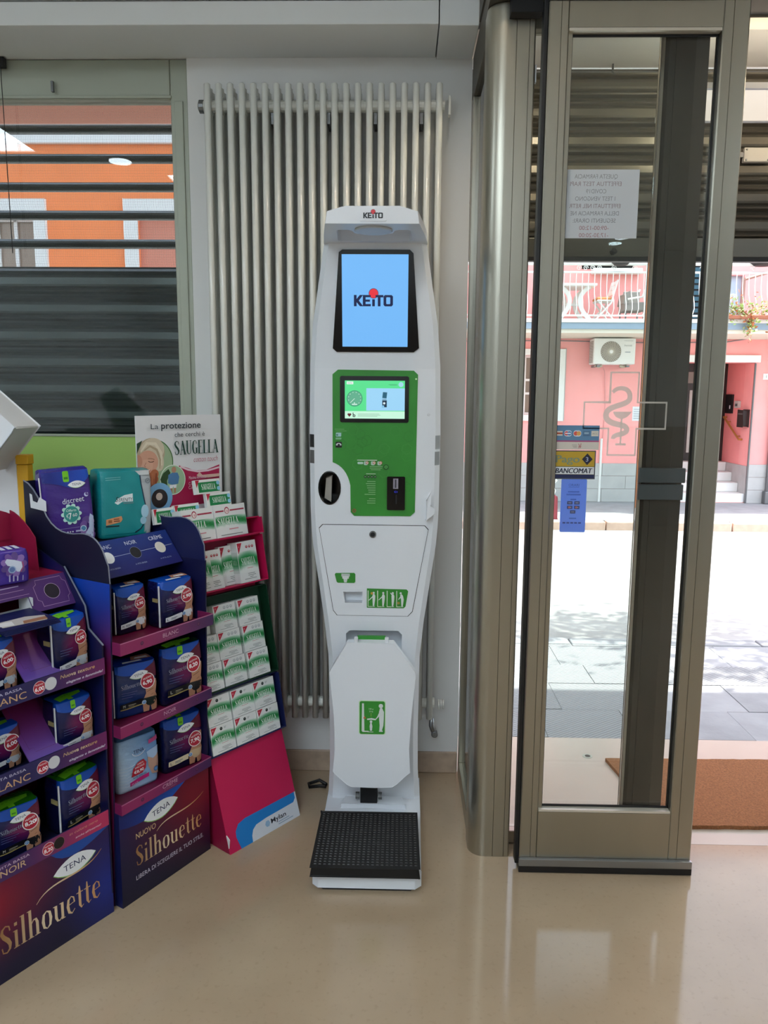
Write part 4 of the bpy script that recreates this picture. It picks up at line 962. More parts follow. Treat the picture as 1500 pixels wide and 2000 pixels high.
# ---------------- display with the white, black and cream range (second from the left)
def disp_T(p0, ang, wide=0.0):
    U = Vector((math.cos(R(ang)), math.sin(R(ang)), 0)); return Matrix.Translation(Vector(p0) - U * wide) @ Matrix.Rotation(R(ang), 4, 'Z')
def side_T(x): return lambda u, v, w=0.0: (x + w, u, v)          # (depth, height) drawn on an upright side panel
def front_T(y): return lambda u, v, w=0.0: (u, y - w, v)
def grad_panel(mb_poly, x, th, name, parent, colf, sub=.05):
    k = Ink(); k.poly(mb_poly, colf, sub=sub); 
    mb = MB(); T = side_T(x)
    n = len(mb_poly); mb.prism(mb_poly, 0, th, T, c=lin((14, 18, 56)))
    o = mb.build(name, 'card_print', parent)
    for off, sg in ((-.0004, -1), (th + .0004, 1)):
        q = MB(); q.v = [T(p[0], p[1], off) for p in k.v]; q.f = k.f; q.c = k.c; q.build('printed_face', 'card_print', o)
    return o
def carton_tray(parent, W, z0, z1, yf_, yb, m_lip, m_in, lipdraw, x0=0.0):
    MB().box(x0 + .004, W - .004, yf_ + .004, yb, z0 + .004, z0 + .009).build('shelf_floor', m_in, parent)
    k = MB(); k.box(x0, W, yf_, yf_ + .0035, z0, z1).box(x0, x0 + .0035, yf_ + .0035, yf_ + .06, z0, z1).box(W - .0035, W, yf_ + .0035, yf_ + .06, z0, z1)
    o = k.build('shelf_lip', m_lip, parent)
    k = Ink(); lipdraw(k, x0, W, z0, z1); k.build('lip_print', front_T(yf_), 'card_print', o, off=.0004)
    return o
W2D = .343
A2 = 59.93
d2r = thing('card_display', 'navy and plum cardboard floor display with wavy header wings, second from left', 'display stand', mtx=disp_T((-.762, 1.947, 0), A2))
lowpoly = [(.027, 0), (.325, 0), (.325, .93), (-.014, .93)]
def lowc(x, z): return lerp(lerp((22, 14, 62), (120, 20, 66), max(0, min(1, 1 - abs(x) / .12))), (14, 62, 168), max(0, min(1, (z - .70) / .22)))
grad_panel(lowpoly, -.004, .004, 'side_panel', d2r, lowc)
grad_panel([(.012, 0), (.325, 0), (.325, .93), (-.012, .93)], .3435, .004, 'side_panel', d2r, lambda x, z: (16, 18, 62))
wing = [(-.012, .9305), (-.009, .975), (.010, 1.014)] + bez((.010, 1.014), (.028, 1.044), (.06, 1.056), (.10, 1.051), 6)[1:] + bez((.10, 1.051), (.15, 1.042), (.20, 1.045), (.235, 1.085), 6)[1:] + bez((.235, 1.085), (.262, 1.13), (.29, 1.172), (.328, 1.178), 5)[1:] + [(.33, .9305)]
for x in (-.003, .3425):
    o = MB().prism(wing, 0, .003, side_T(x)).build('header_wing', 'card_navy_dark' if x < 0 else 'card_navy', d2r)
    MB().prism([(p[0], p[1]) for p in wing[:-1]] + [(p[0], p[1] + .0022) for p in reversed(wing[:-1])], -.0004, .0034, side_T(x)).build('cut_edge', mat('edge_grey', '#7f8494', .6), o)
MB().box(0, W2D, .325, .329, 0, 1.177).build('back_panel', 'card_navy_dark', d2r)
MB().prism([(.300, 1.105), (.302, 1.145), (.292, 1.142), (.289, 1.125), (.270, 1.121), (.258, 1.137), (.232, 1.128), (.232, 1.10)], -.0008, .0002, side_T(-.003)).build('white_notch', 'card_white', d2r)
# base box
base = MB().box(0.0, W2D, 0, .30, 0, .281).build('base_box', 'card_navy', d2r)
k = Ink()
def bc(x, z):
    t = max(0, min(1, z / .28)); u = x / W2D
    c = lerp((12, 14, 44), (30, 20, 78), t); return lerp(c, (124, 16, 40), max(0, min(1, 1.25 - math.hypot((u - .9) / .75, (t - .85) / .75))))
k.rect(0, 0, W2D, .281, bc, sub=.04)
k.poly([(0, .281)] + bez((0, .236), (.10, .205), (.16, .225), (.262, .281), 10), lambda x, z: lerp((12, 30, 100), (26, 88, 190), x / .2), sub=.04)
lens_logo(k, .150, .228, .128, .10)
k.text('NUOVO', .055, .180, .0175, '#d8b98a', w=.072)
k.serif('Silhouette', .052, .098, .060, gold(.05, .31), w=.258)
k.stroke([(a, b, .0012 + .003 * math.sin(math.pi * i / 14)) for i, (a, b) in enumerate(bez((.130, .168), (.17, .205), (.25, .165), (.318, .205), 14))], gold(.05, .31))
k.text('LIBERA DI SCEGLIERE IL TUO STILE.', .050, .058, .0135, '#c9c3d6', w=.262)
k.rect(0, 0, W2D, .004, '#0a0c28')
k.build('base_print', front_T(0), 'card_print', base, off=.0005)
def lip2(word):
    def f(k, x0, x1, z0, z1):
        k.rect(x0, z0, x1 - x0, z1 - z0, lambda x, z: lerp((142, 40, 92), (66, 34, 88), max(0, min(1, (x - .1) / .25))), sub=.05)
        k.rect(x0, z1 - .0022, x1 - x0, .0022, '#c07898')
        k.text(word, .175, z0 + .012, .012, '#c9a0b4', 'c', w=.011 * len(word) * 1.05); k.text('A VITA BASSA', .175, z0 + .005, .0038, '#9a7088', 'c', w=.046)
        for x in (.072, .282): k.disc(x, (z0 + z1) / 2, .0055, '#4a1c40', n=14); k.disc(x, (z0 + z1) / 2 + .0005, .0035, '#6a3058', n=12)
    return f
for z0, z1, yy, word in ((.2815, .312, -.014, 'CRÈME'), (.505, .538, -.024, 'NOIR'), (.738, .772, -.038, 'BLANC')):
    carton_tray(d2r, W2D, z0, z1, yy, .322, mat('card_berry', '#7c1f52', .45), mat('card_wine', '#6a0d38', .45), lip2(word))
# sloped range card and the shelf behind it
def slope_T(y0, z0, y1, z1):
    v = Vector((0, y1 - y0, z1 - z0)).normalized(); n = Vector((0, -v.z, v.y)); return frame((0, y0, z0), (1, 0, 0), v, n)
ct = slope_T(.078, .918, .150, 1.008); L = math.hypot(.072, .09)
cp = MB().prism([(.002, 0), (.341, 0), (.341, L), (.002, L)], -.003, 0, ct).build('range_card', 'card_navy', d2r)
k = Ink(); k.rect(.002, 0, .339, L, lambda x, y: lerp((30, 30, 100), (20, 52, 128), y / L), sub=.05)
k.line([(.06, .060), (.335, .064)], .0012, '#aeb8d8')
for x, c, wd in ((.100, '#e8ecf0', 'BLANC'), (.195, '#1c1c22', 'NOIR'), (.288, '#d6d2c8', 'CRÈME')):
    k.disc(x, .061, .019, '#8890b0', n=26); k.disc(x, .061, .0182, c, n=26); k.text(wd, x, .089, .0125, '#cfd6ea', 'c', w=.010 * len(wd) * 1.02); k.text('A VITA ALTA' if x > .25 else 'A VITA BASSA', x, .022, .0048, '#9fa9cc', 'c', w=.042)
k.build('card_face', ct, 'card_print', cp, off=.0005)
MB().box(.002, .341, .150, .322, .990, .995).build('top_shelf', 'card_navy_dark', d2r)
MB().box(.002, .341, .150, .154, .92, .990).build('shelf_riser', 'card_navy_dark', d2r)

G2 = 'packs on the second cardboard display'
def pcol_purple(x, t, sd):
    if sd in (2, 3): return (40, 26, 112)
    return lerp((58, 34, 128), (86, 52, 140), max(0, min(1, (1 - t) * .9 + x * .2)))
def draw_discreet(k, w, h):
    X = lambda a: a * w; Z = lambda b: b * h
    k.poly(bez((X(-.47), Z(.86)), (X(-.1), Z(.84)), (X(.0), Z(.76)), (X(.12), Z(.77)), 6) + bez((X(.12), Z(.77)), (X(.25), Z(.78)), (X(.4), Z(.84)), (X(.47), Z(.90)), 6) + [(X(.47), Z(.995)), (X(-.47), Z(.995))], lambda x, z: lerp((28, 34, 120), (22, 84, 200), max(0, min(1, x / w + .5))), sub=.02)
    lens_logo(k, X(.20), Z(.81), X(.36), .03)
    k.poly(rrect(X(-.06), Z(.85), X(.12), Z(.145), X(.03)), '#74c61e'); k.rect(X(-.04), Z(.885), X(.08), Z(.03), '#357f1a')
    k.text('discreet', X(-.12), Z(.56), Z(.075), '#d9dcee', w=X(.44), rot=.06); k.disc(X(.37), Z(.66), X(.045), '#c9cdf0', n=16); k.disc(X(.39), Z(.67), X(.038), '#4a2c88', n=16)
    for i in range(10):
        a = 2 * math.pi * i / 10; k.disc(X(.03) + X(.165) * math.cos(a), Z(.42) + X(.18) * math.sin(a), X(.045), '#bfe6e0', n=10)
    k.disc(X(.03), Z(.42), X(.165), '#bfe6e0', ry=X(.185)); k.disc(X(.03), Z(.42), X(.155), '#2f938e', ry=X(.172))
    k.text('Offerta', X(.03), Z(.455), Z(.035), '#e9fbf8', 'c', w=X(.20), shear=.15); k.text('€', X(-.08), Z(.375), Z(.05), '#e9fbf8', w=X(.05)); k.text('7', X(.0), Z(.355), Z(.085), '#ffffff', 'c', w=X(.06), bold=.02); k.text('60', X(.05), Z(.385), Z(.045), '#ffffff', w=X(.09))
    for i in range(7): k.poly(ell(X(.34 + .10 * math.cos(i * .9)), Z(.20 + .13 * math.sin(i * .9)), X(.07), Z(.06), 10, i * .9), ('#6f4f98', '#8a6ab0', '#5d4488')[i % 3])
    k.poly([(X(.40), Z(.40)), (X(.47), Z(.36)), (X(.46), Z(.22)), (X(.43), Z(.08)), (X(.24), Z(.06)), (X(.24), Z(.11)), (X(.36), Z(.22)), (X(.37), Z(.34))], '#b9c6e4', sub=.02); k.line([(X(.25), Z(.052)), (X(.43), Z(.062))], X(.02), '#b8506c')
    k.disc(X(.24), Z(.21), X(.065), '#cfe0ee', n=16); k.disc(X(.24), Z(.21), X(.05), '#4a86b0', n=16)
    for r_ in range(2):
        for i in range(4): k.disc(X(-.13 + .05 * i), Z(.185 - .05 * r_), X(.017), '#e0e0f0' if r_ == 0 or i < 2 else '#8a80b8', n=8)
        k.rect(X(.08), Z(.175 - .05 * r_), X(.14), Z(.022), '#b8b4d8')
    k.rect(X(-.22), Z(.235), X(.38), Z(.005), '#8f86c0'); k.rect(X(-.22), Z(.085), X(.42), Z(.005), '#8f86c0'); k.text('x12', X(-.11), Z(.035), Z(.03), '#c9c6e6', w=X(.07))
soft_pack('hygiene_pack', 'tall purple pack with a turquoise price badge on top of the second display', .134, .075, .211, pcol_purple, draw_discreet, .996, (-.976, 2.080), 38, (44, 40, 140), G2, side=True, tilt=-.05)
def pcol_teal(x, t, sd):
    if sd == 2 or sd == 3: return (24, 130, 134)
    b = .52 + .22 * (1 - t) ** 1.6
    return (176, 184, 190) if x > b or sd == 1 else (22, 140, 144)
def draw_teal(k, w, h):
    X = lambda a: a * w; Z = lambda b: b * h
    e = [(.24, .995), (.27, .8), (.31, .6), (.36, .42), (.34, .22), (.26, .12), (.15, .06)]
    k.poly([(X(a), Z(b)) for a, b in e] + [(X(-.47), Z(.06)), (X(-.47), Z(.995))], '#168d92', sub=.02)
    k.line([(X(a), Z(b)) for a, b in e], X(.022), '#12324a')
    k.poly([(X(.16), Z(.995)), (X(.24), Z(.93)), (X(.44), Z(.93)), (X(.44), Z(.995))], '#cfd6da'); k.disc(X(.40), Z(.84), X(.05), '#7f8890', hole=.7, n=18); k.line([(X(.38), Z(.83)), (X(.42), Z(.86))], X(.012), '#7f8890')
    k.poly([(X(-.24), Z(.53)), (X(-.18), Z(.59)), (X(-.06), Z(.64)), (X(.10), Z(.66)), (X(.10), Z(.54)), (X(-.10), Z(.54)), (X(-.18), Z(.50))], '#dfeaee', sub=.02)
    k.text('S', X(-.22), Z(.545), Z(.075), '#14242c', w=X(.05), shear=.2); k.text('ERENITY', X(-.165), Z(.547), Z(.055), '#14242c', w=X(.26), shear=.2); k.rect(X(-.08), Z(.51), X(.19), Z(.018), '#5f8a92')
    k.poly(ell(X(.33), Z(.38), X(.075), Z(.10), 16), '#a8d0e4'); k.poly(ell(X(.30), Z(.24), X(.06), Z(.06), 14), '#9cc8dc')
    k.poly([(X(-.40), Z(.20)), (X(-.13), Z(.24)), (X(-.10), Z(.28)), (X(-.12), Z(.33)), (X(-.40), Z(.29))], '#d9986a'); k.rect(X(-.36), Z(.235), X(.07), Z(.045), '#a06438'); k.rect(X(-.26), Z(.25), X(.11), Z(.015), '#7a3a20'); k.rect(X(-.26), Z(.28), X(.10), Z(.014), '#7a3a20'); k.rect(X(-.40), Z(.175), X(.24), Z(.018), '#101c22')
    for z in (.90, .87): k.line([(X(-.40), Z(z)), (X(-.12), Z(z + .01))], Z(.008), '#7fc4c8')
soft_pack('hygiene_pack', 'large teal and silver pack leaning at the top of the second display', .165, .085, .198, pcol_teal, draw_teal, .996, (-.872, 2.192), 45, (30, 140, 146), G2, tilt=.03)
soft_pack('hygiene_pack', 'navy pack with 5,90 badge, left on the BLANC shelf', .098, .07, .132, sil_col, sil_draw('5,90', 'M', '#e4e6ea', green=False), .749, (-.787, 2.067), 54, BLUE, G2, tops=top_photo, side=True)
soft_pack('hygiene_pack', 'navy pack with 5,90 badge, right on the BLANC shelf', .120, .07, .134, sil_col, sil_draw('5,90', 'L', '#e4e6ea', green=False), .749, (-.684, 2.138), 56, BLUE, G2, tops=top_photo, side=True)
def noir_col(x, t, sd):
    if sd in (2, 3): return (14, 42, 96)
    return lerp((14, 48, 110), (56, 44, 70), max(0, min(1, .2 + x * .3 + t * .35)))
soft_pack('hygiene_pack', 'blue pack with 6,90 badge, left on the NOIR shelf', .125, .075, .152, noir_col, sil_draw('6,90', 'M', '#16241e', dark=True, green=False, bx=.25), .516, (-.789, 2.032), 42, (16, 60, 160), G2, tops=top_photo, side=True)
soft_pack('hygiene_pack', 'navy pack with 8,20 badge, right on the NOIR shelf', .138, .070, .172, sil_col, sil_draw('8,20', 'L', '#15161a', dark=True), .516, (-.684, 2.126), 50, (14, 50, 30), G2, tops=top_green)
def lady_col(x, t, sd):
    if sd in (1, 2, 3): return (150, 178, 206)
    return lerp((196, 216, 232), (92, 142, 200), max(0, min(1, (x + 1) / 2 * .7 + (t - .3) * .5)))
def draw_lady(k, w, h):
    X = lambda a: a * w; Z = lambda b: b * h
    for i in range(7): k.line([(X(-.47), Z(.5 - .06 * i)), (X(-.30), Z(.47 - .06 * i)), (X(-.1), Z(.50 - .06 * i))], Z(.008), '#dbe7f0')
    k.poly(bez((X(.20), Z(.60)), (X(.3), Z(.5)), (X(.4), Z(.52)), (X(.47), Z(.58)), 8) + [(X(.47), Z(.16)), (X(.30), Z(.20)), (X(.22), Z(.36))], '#c09a86', sub=.02)
    k.poly([(X(.18), Z(.66)), (X(.47), Z(.72)), (X(.47), Z(.56)), (X(.33), Z(.50)), (X(.2), Z(.56))], '#a8c4e4', sub=.02)
    k.text('TENA', X(-.0), Z(.705), Z(.075), '#1a2a5c', 'c', w=X(.25), rot=.08); k.line(bez((X(-.16), Z(.72)), (X(-.12), Z(.62)), (X(.06), Z(.64)), (X(.15), Z(.73)), 8), X(.012), '#e9eef2')
    k.poly([(X(-.20), Z(.27)), (X(-.16), Z(.43)), (X(-.05), Z(.52)), (X(.10), Z(.55)), (X(.17), Z(.47)), (X(.15), Z(.36)), (X(.06), Z(.29)), (X(-.08), Z(.275))], '#b8182e', sub=.02)
    k.text('OFFERTA', X(.02), Z(.475), Z(.03), '#ffffff', 'c', w=X(.16), rot=.12); k.text('SPECIALE', X(.0), Z(.42), Z(.035), '#ffffff', 'c', w=X(.24), rot=.1); k.text('€8,90', X(-.02), Z(.325), Z(.06), '#ffffff', 'c', w=X(.24), bold=.02, rot=.1)
    k.text('lady pants', X(-.16), Z(.225), Z(.042), '#34406a', w=X(.32), rot=.1); k.poly([(X(-.24), Z(.10)), (X(.22), Z(.17)), (X(.22), Z(.25)), (X(-.24), Z(.18))], '#c8287a', sub=.02); k.text('PLUS', X(-.20), Z(.115), Z(.035), '#f0c4dc', w=X(.16), rot=.08)
    k.poly([(X(.24), Z(.80)), (X(.47), Z(.84)), (X(.47), Z(.92)), (X(.24), Z(.88))], '#b8407c', sub=.02); k.disc(X(.40), Z(.27), X(.06), '#2f6aa0', n=16); k.disc(X(.40), Z(.27), X(.045), '#5f9ad0', n=16)
soft_pack('hygiene_pack', 'pale blue and white pack with a red 8,90 special offer mark', .132, .08, .155, lady_col, draw_lady, .292, (-.789, 2.026), 50, (90, 132, 180), G2)
soft_pack('hygiene_pack', 'navy pack with 7,90 badge and cream shorts on the CRÈME shelf', .135, .08, .165, sil_col, sil_draw('7,90', 'L', '#c8ad8a', lab='#e8d8b4', by=.50, bx=.28), .292, (-.697, 2.152), 48, BLUE, G2, tops=top_green)

# ---------------- leftmost display
W1 = .46; SH = .1315; A1 = 57.81
d1r = thing('card_display', 'plum and navy cardboard floor display cut by the left edge of the picture', 'display stand', mtx=disp_T((-.783, 1.936, 0), A1, W1))
p1 = [(0, 0), (.325, 0), (.325, 1.02), (.139, .957), (.056, .863), (.046, .803), (-.010, .768), (-.006, .62)]
grad_panel(p1, W1 - .004, .004, 'side_panel', d1r, lambda x, z: lerp((14, 16, 58), (16, 22, 80), z))
MB().prism([(.135, .9585), (.137, .961), (.056, .8665), (.046, .806), (-.011, .771), (-.013, .768), (.044, .802), (.054, .863)], -.0004, .0042, side_T(W1 - .004)).build('cut_edge', 'edge_grey', d1r)
MB().box(0, W1, .325, .329, 0, 1.02).build('back_panel', 'card_crimson', d1r)
grad_panel(p1, 0, .004, 'side_panel', d1r, lambda x, z: lerp((14, 16, 58), (16, 22, 80), z))
MB().prism([(.205, .945), (.212, 1.035)] + bez((.212, 1.035), (.25, 1.075), (.30, 1.098), (.324, 1.10), 5)[1:] + [(.324, .945)], 0, .003, side_T(W1 - .035)).build('header_wing', 'card_crimson', d1r)
MB().prism([(W1 - .31, 1.02), (W1 - .0, 1.02), (W1 - .0, 1.07)] + bez((W1, 1.07), (W1 - .06, 1.11), (W1 - .12, 1.13), (W1 - .31, 1.135), 8)[1:], 0, .003, front_T(.3248)).build('header_panel', 'card_crimson', d1r)
base = MB().box(0, W1, 0, .30, 0, .262).build('base_box', 'card_navy', d1r)
k = Ink()
def b1(x, z):
    t = z / .262; u = (x - SH) / .33
    c = lerp((14, 16, 50), (46, 20, 72), t); c = lerp(c, (132, 14, 44), max(0, min(1, 1.15 - math.hypot((u + .05) / .6, (t - .8) / .6)))); return lerp(c, (20, 44, 140), max(0, min(1, 1.0 - math.hypot((u - .95) / .45, (t - .35) / .7))))
k.rect(0, 0, W1, .262, b1, sub=.04)
k.poly(bez((SH + .15, .262), (SH + .19, .215), (SH + .24, .225), (W1, .262), 8), '#1a4a9c', sub=.04)
lens_logo(k, SH + .218, .205, .125, .06)
gg = gold(SH, SH + .30)
k.serif('Silhouette', SH + .008, .072, .072, gg, w=.284)
k.stroke([(a, b, .0015 + .0032 * math.sin(math.pi * i / 14)) for i, (a, b) in enumerate(bez((SH + .105, .152), (SH + .15, .205), (SH + .24, .15), (SH + .298, .205), 14))], gg)
k.build('base_print', front_T(0), 'card_print', base, off=.0005)
def lip1(kind):
    def f(k, x0, x1, z0, z1):
        H = z1 - z0
        if kind == 'N':
            k.rect(x0, z0, x1 - x0, H, lambda x, z: lerp((66, 36, 92), (190, 52, 96), max(0, min(1, (x - SH - .08) / .2))), sub=.05)
            k.text('A VITA BASSA', SH + .095, z0 + H * .70, .0068, '#d8c0d4', 'r', w=.095); k.text('NOIR', SH + .085, z0 + H * .24, .0165, '#d6b48a', 'r', w=.066)
            k.disc(SH + .145, z0 + H * .5, .0165, '#e8d4dc', n=24); k.disc(SH + .145, z0 + H * .5, .0152, '#b01e34', n=24); k.text('NUOVO!', SH + .145, z0 + H * .62, .004, '#ffffff', 'c', w=.02); k.text('8,20', SH + .145, z0 + H * .32, .010, '#ffffff', 'c', w=.024, bold=.02)
            k.disc(SH + .175, z0 + H * .52, .0155, '#a07060', n=24); k.disc(SH + .175, z0 + H * .52, .0148, '#1a1618', n=24)
            k.text('in colore nero', SH + .205, z0 + H * .60, .0075, '#d89a80', w=.085, shear=.2); k.text('anche all’interno!', SH + .222, z0 + H * .25, .0055, '#e6c8d4', w=.078, shear=.25, bold=.01)
        else:
            k.rect(x0, z0, x1 - x0, H, lambda x, z: lerp((36, 34, 86), (112, 34, 96), max(0, min(1, (x - SH - .12) / .2))), sub=.05)
            k.text('A VITA BASSA', SH + .098, z0 + H * .70, .0068, '#c4c0d8', 'r', w=.095); k.text('BLANC', SH + .108, z0 + H * .18, .0175, '#c8a078', 'r', w=.098)
            k.disc(SH + .142, z0 + H * .5, .0165, '#e8d4dc', n=24); k.disc(SH + .142, z0 + H * .5, .0152, '#b01e34', n=24); k.text('NUOVO!', SH + .142, z0 + H * .62, .004, '#ffffff', 'c', w=.02); k.text('6,00', SH + .142, z0 + H * .32, .010, '#ffffff', 'c', w=.024, bold=.02)
            k.disc(SH + .172, z0 + H * .52, .0165, '#8f90a4', n=24); k.disc(SH + .172, z0 + H * .52, .0158, '#cfd0d4', n=24)
            k.text('Nuova texture', SH + .198, z0 + H * .58, .0095, gold(SH + .17, SH + .32), w=.100, shear=.2, bold=.01); k.text('elegante e femminile!', SH + .214, z0 + H * .20, .0065, '#dcd8ea', w=.108, shear=.25, bold=.015)
    return f
for z0, z1, kd, yy in ((.262, .306, 'N', -.002), (.480, .530, 'B', -.006), (.690, .735, 'B', -.012)):
    carton_tray(d1r, W1, z0, z1, yy, .322, 'card_navy', 'card_navy_dark', lip1(kd))
# top shelf, sloped swatch card, slot, leaflets
MB().box(0, W1 - .005, .138, .324, .940, .945).build('top_shelf', 'card_crimson', d1r)
st = slope_T(.090, .868, .138, .945); L1 = math.hypot(.048, .077)
slot1 = [(SH + .06, .012), (SH + .205, .012), (SH + .205, .045), (SH + .06, .045)]
sc = MB().prism([(0, 0), (W1 - .005, 0), (W1 - .005, L1), (0, L1)], -.003, 0, st, holes=[slot1]).build('swatch_card', mat('card_plum', '#4a2668', .45), d1r)
k = Ink(); k.disc(SH + .272, .047, .0215, '#c8b0c8', n=28); k.disc(SH + .272, .047, .0205, '#201a28', n=28)
fr_ = [(SH + .235, .010), (SH + .235, .024), (SH + .226, .030), (SH + .226, .066), (SH + .235, .072), (SH + .236, .083), (SH + .308, .083), (SH + .310, .072), (SH + .318, .066), (SH + .318, .030), (SH + .310, .024), (SH + .308, .010), (SH + .235, .010)]
k.line(fr_, .0013, '#a888ac'); k.line([(SH + .02, .066), (SH + .20, .066)], .0012, '#a888ac'); k.line([(SH + .05, .078), (SH + .19, .078)], .0022, '#b8a8c8'); k.line([(SH + .02, .052), (SH + .21, .052)], .0012, '#a888ac')
k.build('card_face', st, 'card_print', sc, off=.0005)
MB().box(SH + .055, SH + .21, .118, .16, .862, .868).build('slot_floor', 'card_white', d1r)
MB().box(SH + .2055, SH + .2085, .10, .16, .868, .905).build('slot_side', 'card_white', d1r)
for zz, y0, y1, zl in ((.715, .012, .17, .15), (.505, .012, .17, .15)):
    rt = slope_T(y0, zz - .005, y1, zz + zl); Lr = math.hypot(y1 - y0, zl + .005)
    o = MB().prism([(SH + .128, .01), (SH + .236, .01), (SH + .236, Lr), (SH + .128, Lr)], -.003, 0, rt).build('divider_card', 'card_plum', d1r)
    k = Ink(); k.rect(SH + .128, .01, .108, Lr - .01, lambda x, y: lerp((96, 76, 168), (110, 22, 76), max(0, min(1, y / .17))), sub=.04)
    xa, xb, y0_, y1_ = SH + .142, SH + .222, .04, Lr - .03; q = .012
    k.line([(xa, y0_ + q), (xa + q, y0_ + q), (xa + q, y0_), (xb - q, y0_), (xb - q, y0_ + q), (xb, y0_ + q), (xb, y1_ - q), (xb - q, y1_ - q), (xb - q, y1_), (xa + q, y1_), (xa + q, y1_ - q), (xa, y1_ - q), (xa, y0_ + q)], .0011, '#5a2468')
    k.disc(SH + .182, Lr * .5, .007, '#6a2464', hole=.7, n=16); k.build('card_face', rt, 'card_print', o, off=.0005)
M1 = d1r.matrix_basis
lf = thing('leaflet_stack', 'small pile of dark photo leaflets sticking out of the slot of the plum display', 'leaflets', mtx=M1 @ Matrix.Translation((SH + .135, .05, .868)))
for i in range(5):
    lt = lambda u, v, w=0.0, i=i: (u + .003 * math.sin(i * 3), v, .0018 * i + w + v * .06)
    o = MB().prism([(-.075, -.075 + .004 * i), (.068, -.075 + .003 * i), (.068, .055), (-.075, .055)], 0, .0012, lt).build('leaflet', 'card_navy', lf)
k = Ink(); k.poly([(-.06, -.04), (.045, -.055), (.06, -.02), (.02, .0), (-.05, .0)], '#b8b0ac'); k.poly([(-.01, -.045), (.05, -.05), (.055, -.03), (.0, -.025)], '#9a6a4c'); k.poly([(-.06, -.03), (-.03, -.04), (-.02, -.01), (-.055, -.005)], '#d8d4d4'); k.build('photo_print', lt, 'card_print', o, off=.0018)
G1 = 'packs on the leftmost cardboard display'
def draw_disc2(k, w, h):
    X = lambda a: a * w; Z = lambda b: b * h
    for i in range(9): k.poly(ell(X(.18 + .16 * math.cos(i * .7)), Z(.60 + .24 * math.sin(i * .7)), X(.09), Z(.11), 10, i * .7), ('#6f4f98', '#8a6ab0', '#5d4488')[i % 3])
    k.poly([(X(.02), Z(.72)), (X(.06), Z(.80)), (X(.20), Z(.74)), (X(.32), Z(.66)), (X(.33), Z(.50)), (X(.27), Z(.36)), (X(.22), Z(.38)), (X(.18), Z(.52)), (X(.06), Z(.60))], '#ccd4e6'); k.line([(X(.34), Z(.66)), (X(.35), Z(.5)), (X(.29), Z(.36))], X(.015), '#b8506c')
    k.disc(X(.14), Z(.46), X(.07), '#9fb4d4', n=16); k.disc(X(.14), Z(.46), X(.05), '#5f7ab0', n=16)
    for j in range(3): k.rect(X(.08 + .07 * j), Z(.08), X(.025), Z(.22 - .03 * j), '#b4aed8')
    k.rect(X(.32), Z(.08), X(.018), Z(.16), '#9a94c8')
def top_disc2(k, w, d):
    for i in range(4): k.poly([(w * (-.1 + .13 * i), -d * .3), (w * (-.02 + .13 * i), -d * .32), (w * (.0 + .13 * i), d * .15), (w * (-.08 + .13 * i), d * .16)], '#cfd2e8')
soft_pack('hygiene_pack', 'small purple pack lying on top of the leftmost display', .135, .09, .082, lambda x, t, s: (70, 48, 150) if s == 0 else (52, 34, 124), draw_disc2, .9455, (-1.026, 1.800), 50, (84, 60, 168), G1, tops=top_disc2)
soft_pack('hygiene_pack', 'navy pack with 6,00 badge, right on the upper BLANC shelf', .102, .075, .152, sil_col, sil_draw('6,00', 'L', '#c6cbd2', name=False), .700, (-.868, 1.853), 61, BLUE, G1, tops=top_green, side=True)
soft_pack('hygiene_pack', 'navy pack with 6,00 badge cut by the picture edge, upper BLANC shelf', .110, .075, .128, sil_col, sil_draw('6,00', 'L', '#c6cbd2', name=False), .700, (-.990, 1.708), 62, BLUE, G1, tops=top_green)
soft_pack('hygiene_pack', 'navy pack with 6,00 badge, right on the lower BLANC shelf', .104, .075, .142, sil_col, sil_draw('6,00', 'L', '#c6cbd2', name=False), .490, (-.873, 1.856), 56, BLUE, G1, tops=top_green, side=True)
soft_pack('hygiene_pack', 'navy pack with 6,00 badge cut by the picture edge, lower BLANC shelf', .116, .075, .110, sil_col, sil_draw('6,00', 'M', '#c6cbd2', name=False), .490, (-1.013, 1.726), 57, BLUE, G1, tops=top_green)
soft_pack('hygiene_pack', 'navy pack with 8,20 badge, right on the NOIR shelf over the gold lettering', .124, .08, .152, sil_col, sil_draw('8,20', 'L', '#15161a', dark=True), .272, (-.870, 1.848), 60, (40, 110, 20), G1, tops=top_green, side=True)
soft_pack('hygiene_pack', 'navy pack with 8,20 badge, left on the NOIR shelf over the gold lettering', .118, .08, .132, sil_col, sil_draw('8,20', 'M', '#15161a', dark=True), .272, (-.985, 1.722), 48, (40, 110, 20), G1, tops=top_green)

# ---------------- crimson leaning display with white and green cartons
A3 = 52.0; W3 = .302
M3 = disp_T((-.519, 2.21, 0), A3)
d3r = thing('card_display', 'crimson leaning cardboard stand with trays of white and green cartons', 'display stand', mtx=M3)
LEG = slope_T(0, 0, .088, .29); LL = math.hypot(.088, .29)
lp = MB().prism([(0, 0), (W3, 0), (W3, LL), (0, LL)], -.004, 0, LEG).build('leg_panel', 'card_magenta', d3r)
k = Ink()
k.poly([(.045, 0), (.034, .040), (.036, .058), (.050, .076), (.08, .083), (.296, .083), (.296, .063), (.285, .052)] + [(.16, .050), (.118, .046), (.102, .036), (.094, .020), (.092, 0)], '#1579c4', sub=.05)
k.poly([(.092, 0), (.094, .020), (.102, .036), (.118, .046), (.16, .050), (.285, .052), (.296, .063), (.296, .083), (W3, .083), (W3, 0)], '#ccd3dc', sub=.05)
k.text('Mylan', .178, .024, .0155, '#1a1f2a', w=.066, bold=.015); k.poly(ell(.163, .030, .011, .011, 6), '#8fb4d4'); k.rect(.206, .016, .05, .003, '#8fa4bc'); k.rect(.206, .009, .066, .003, '#8fa4bc')
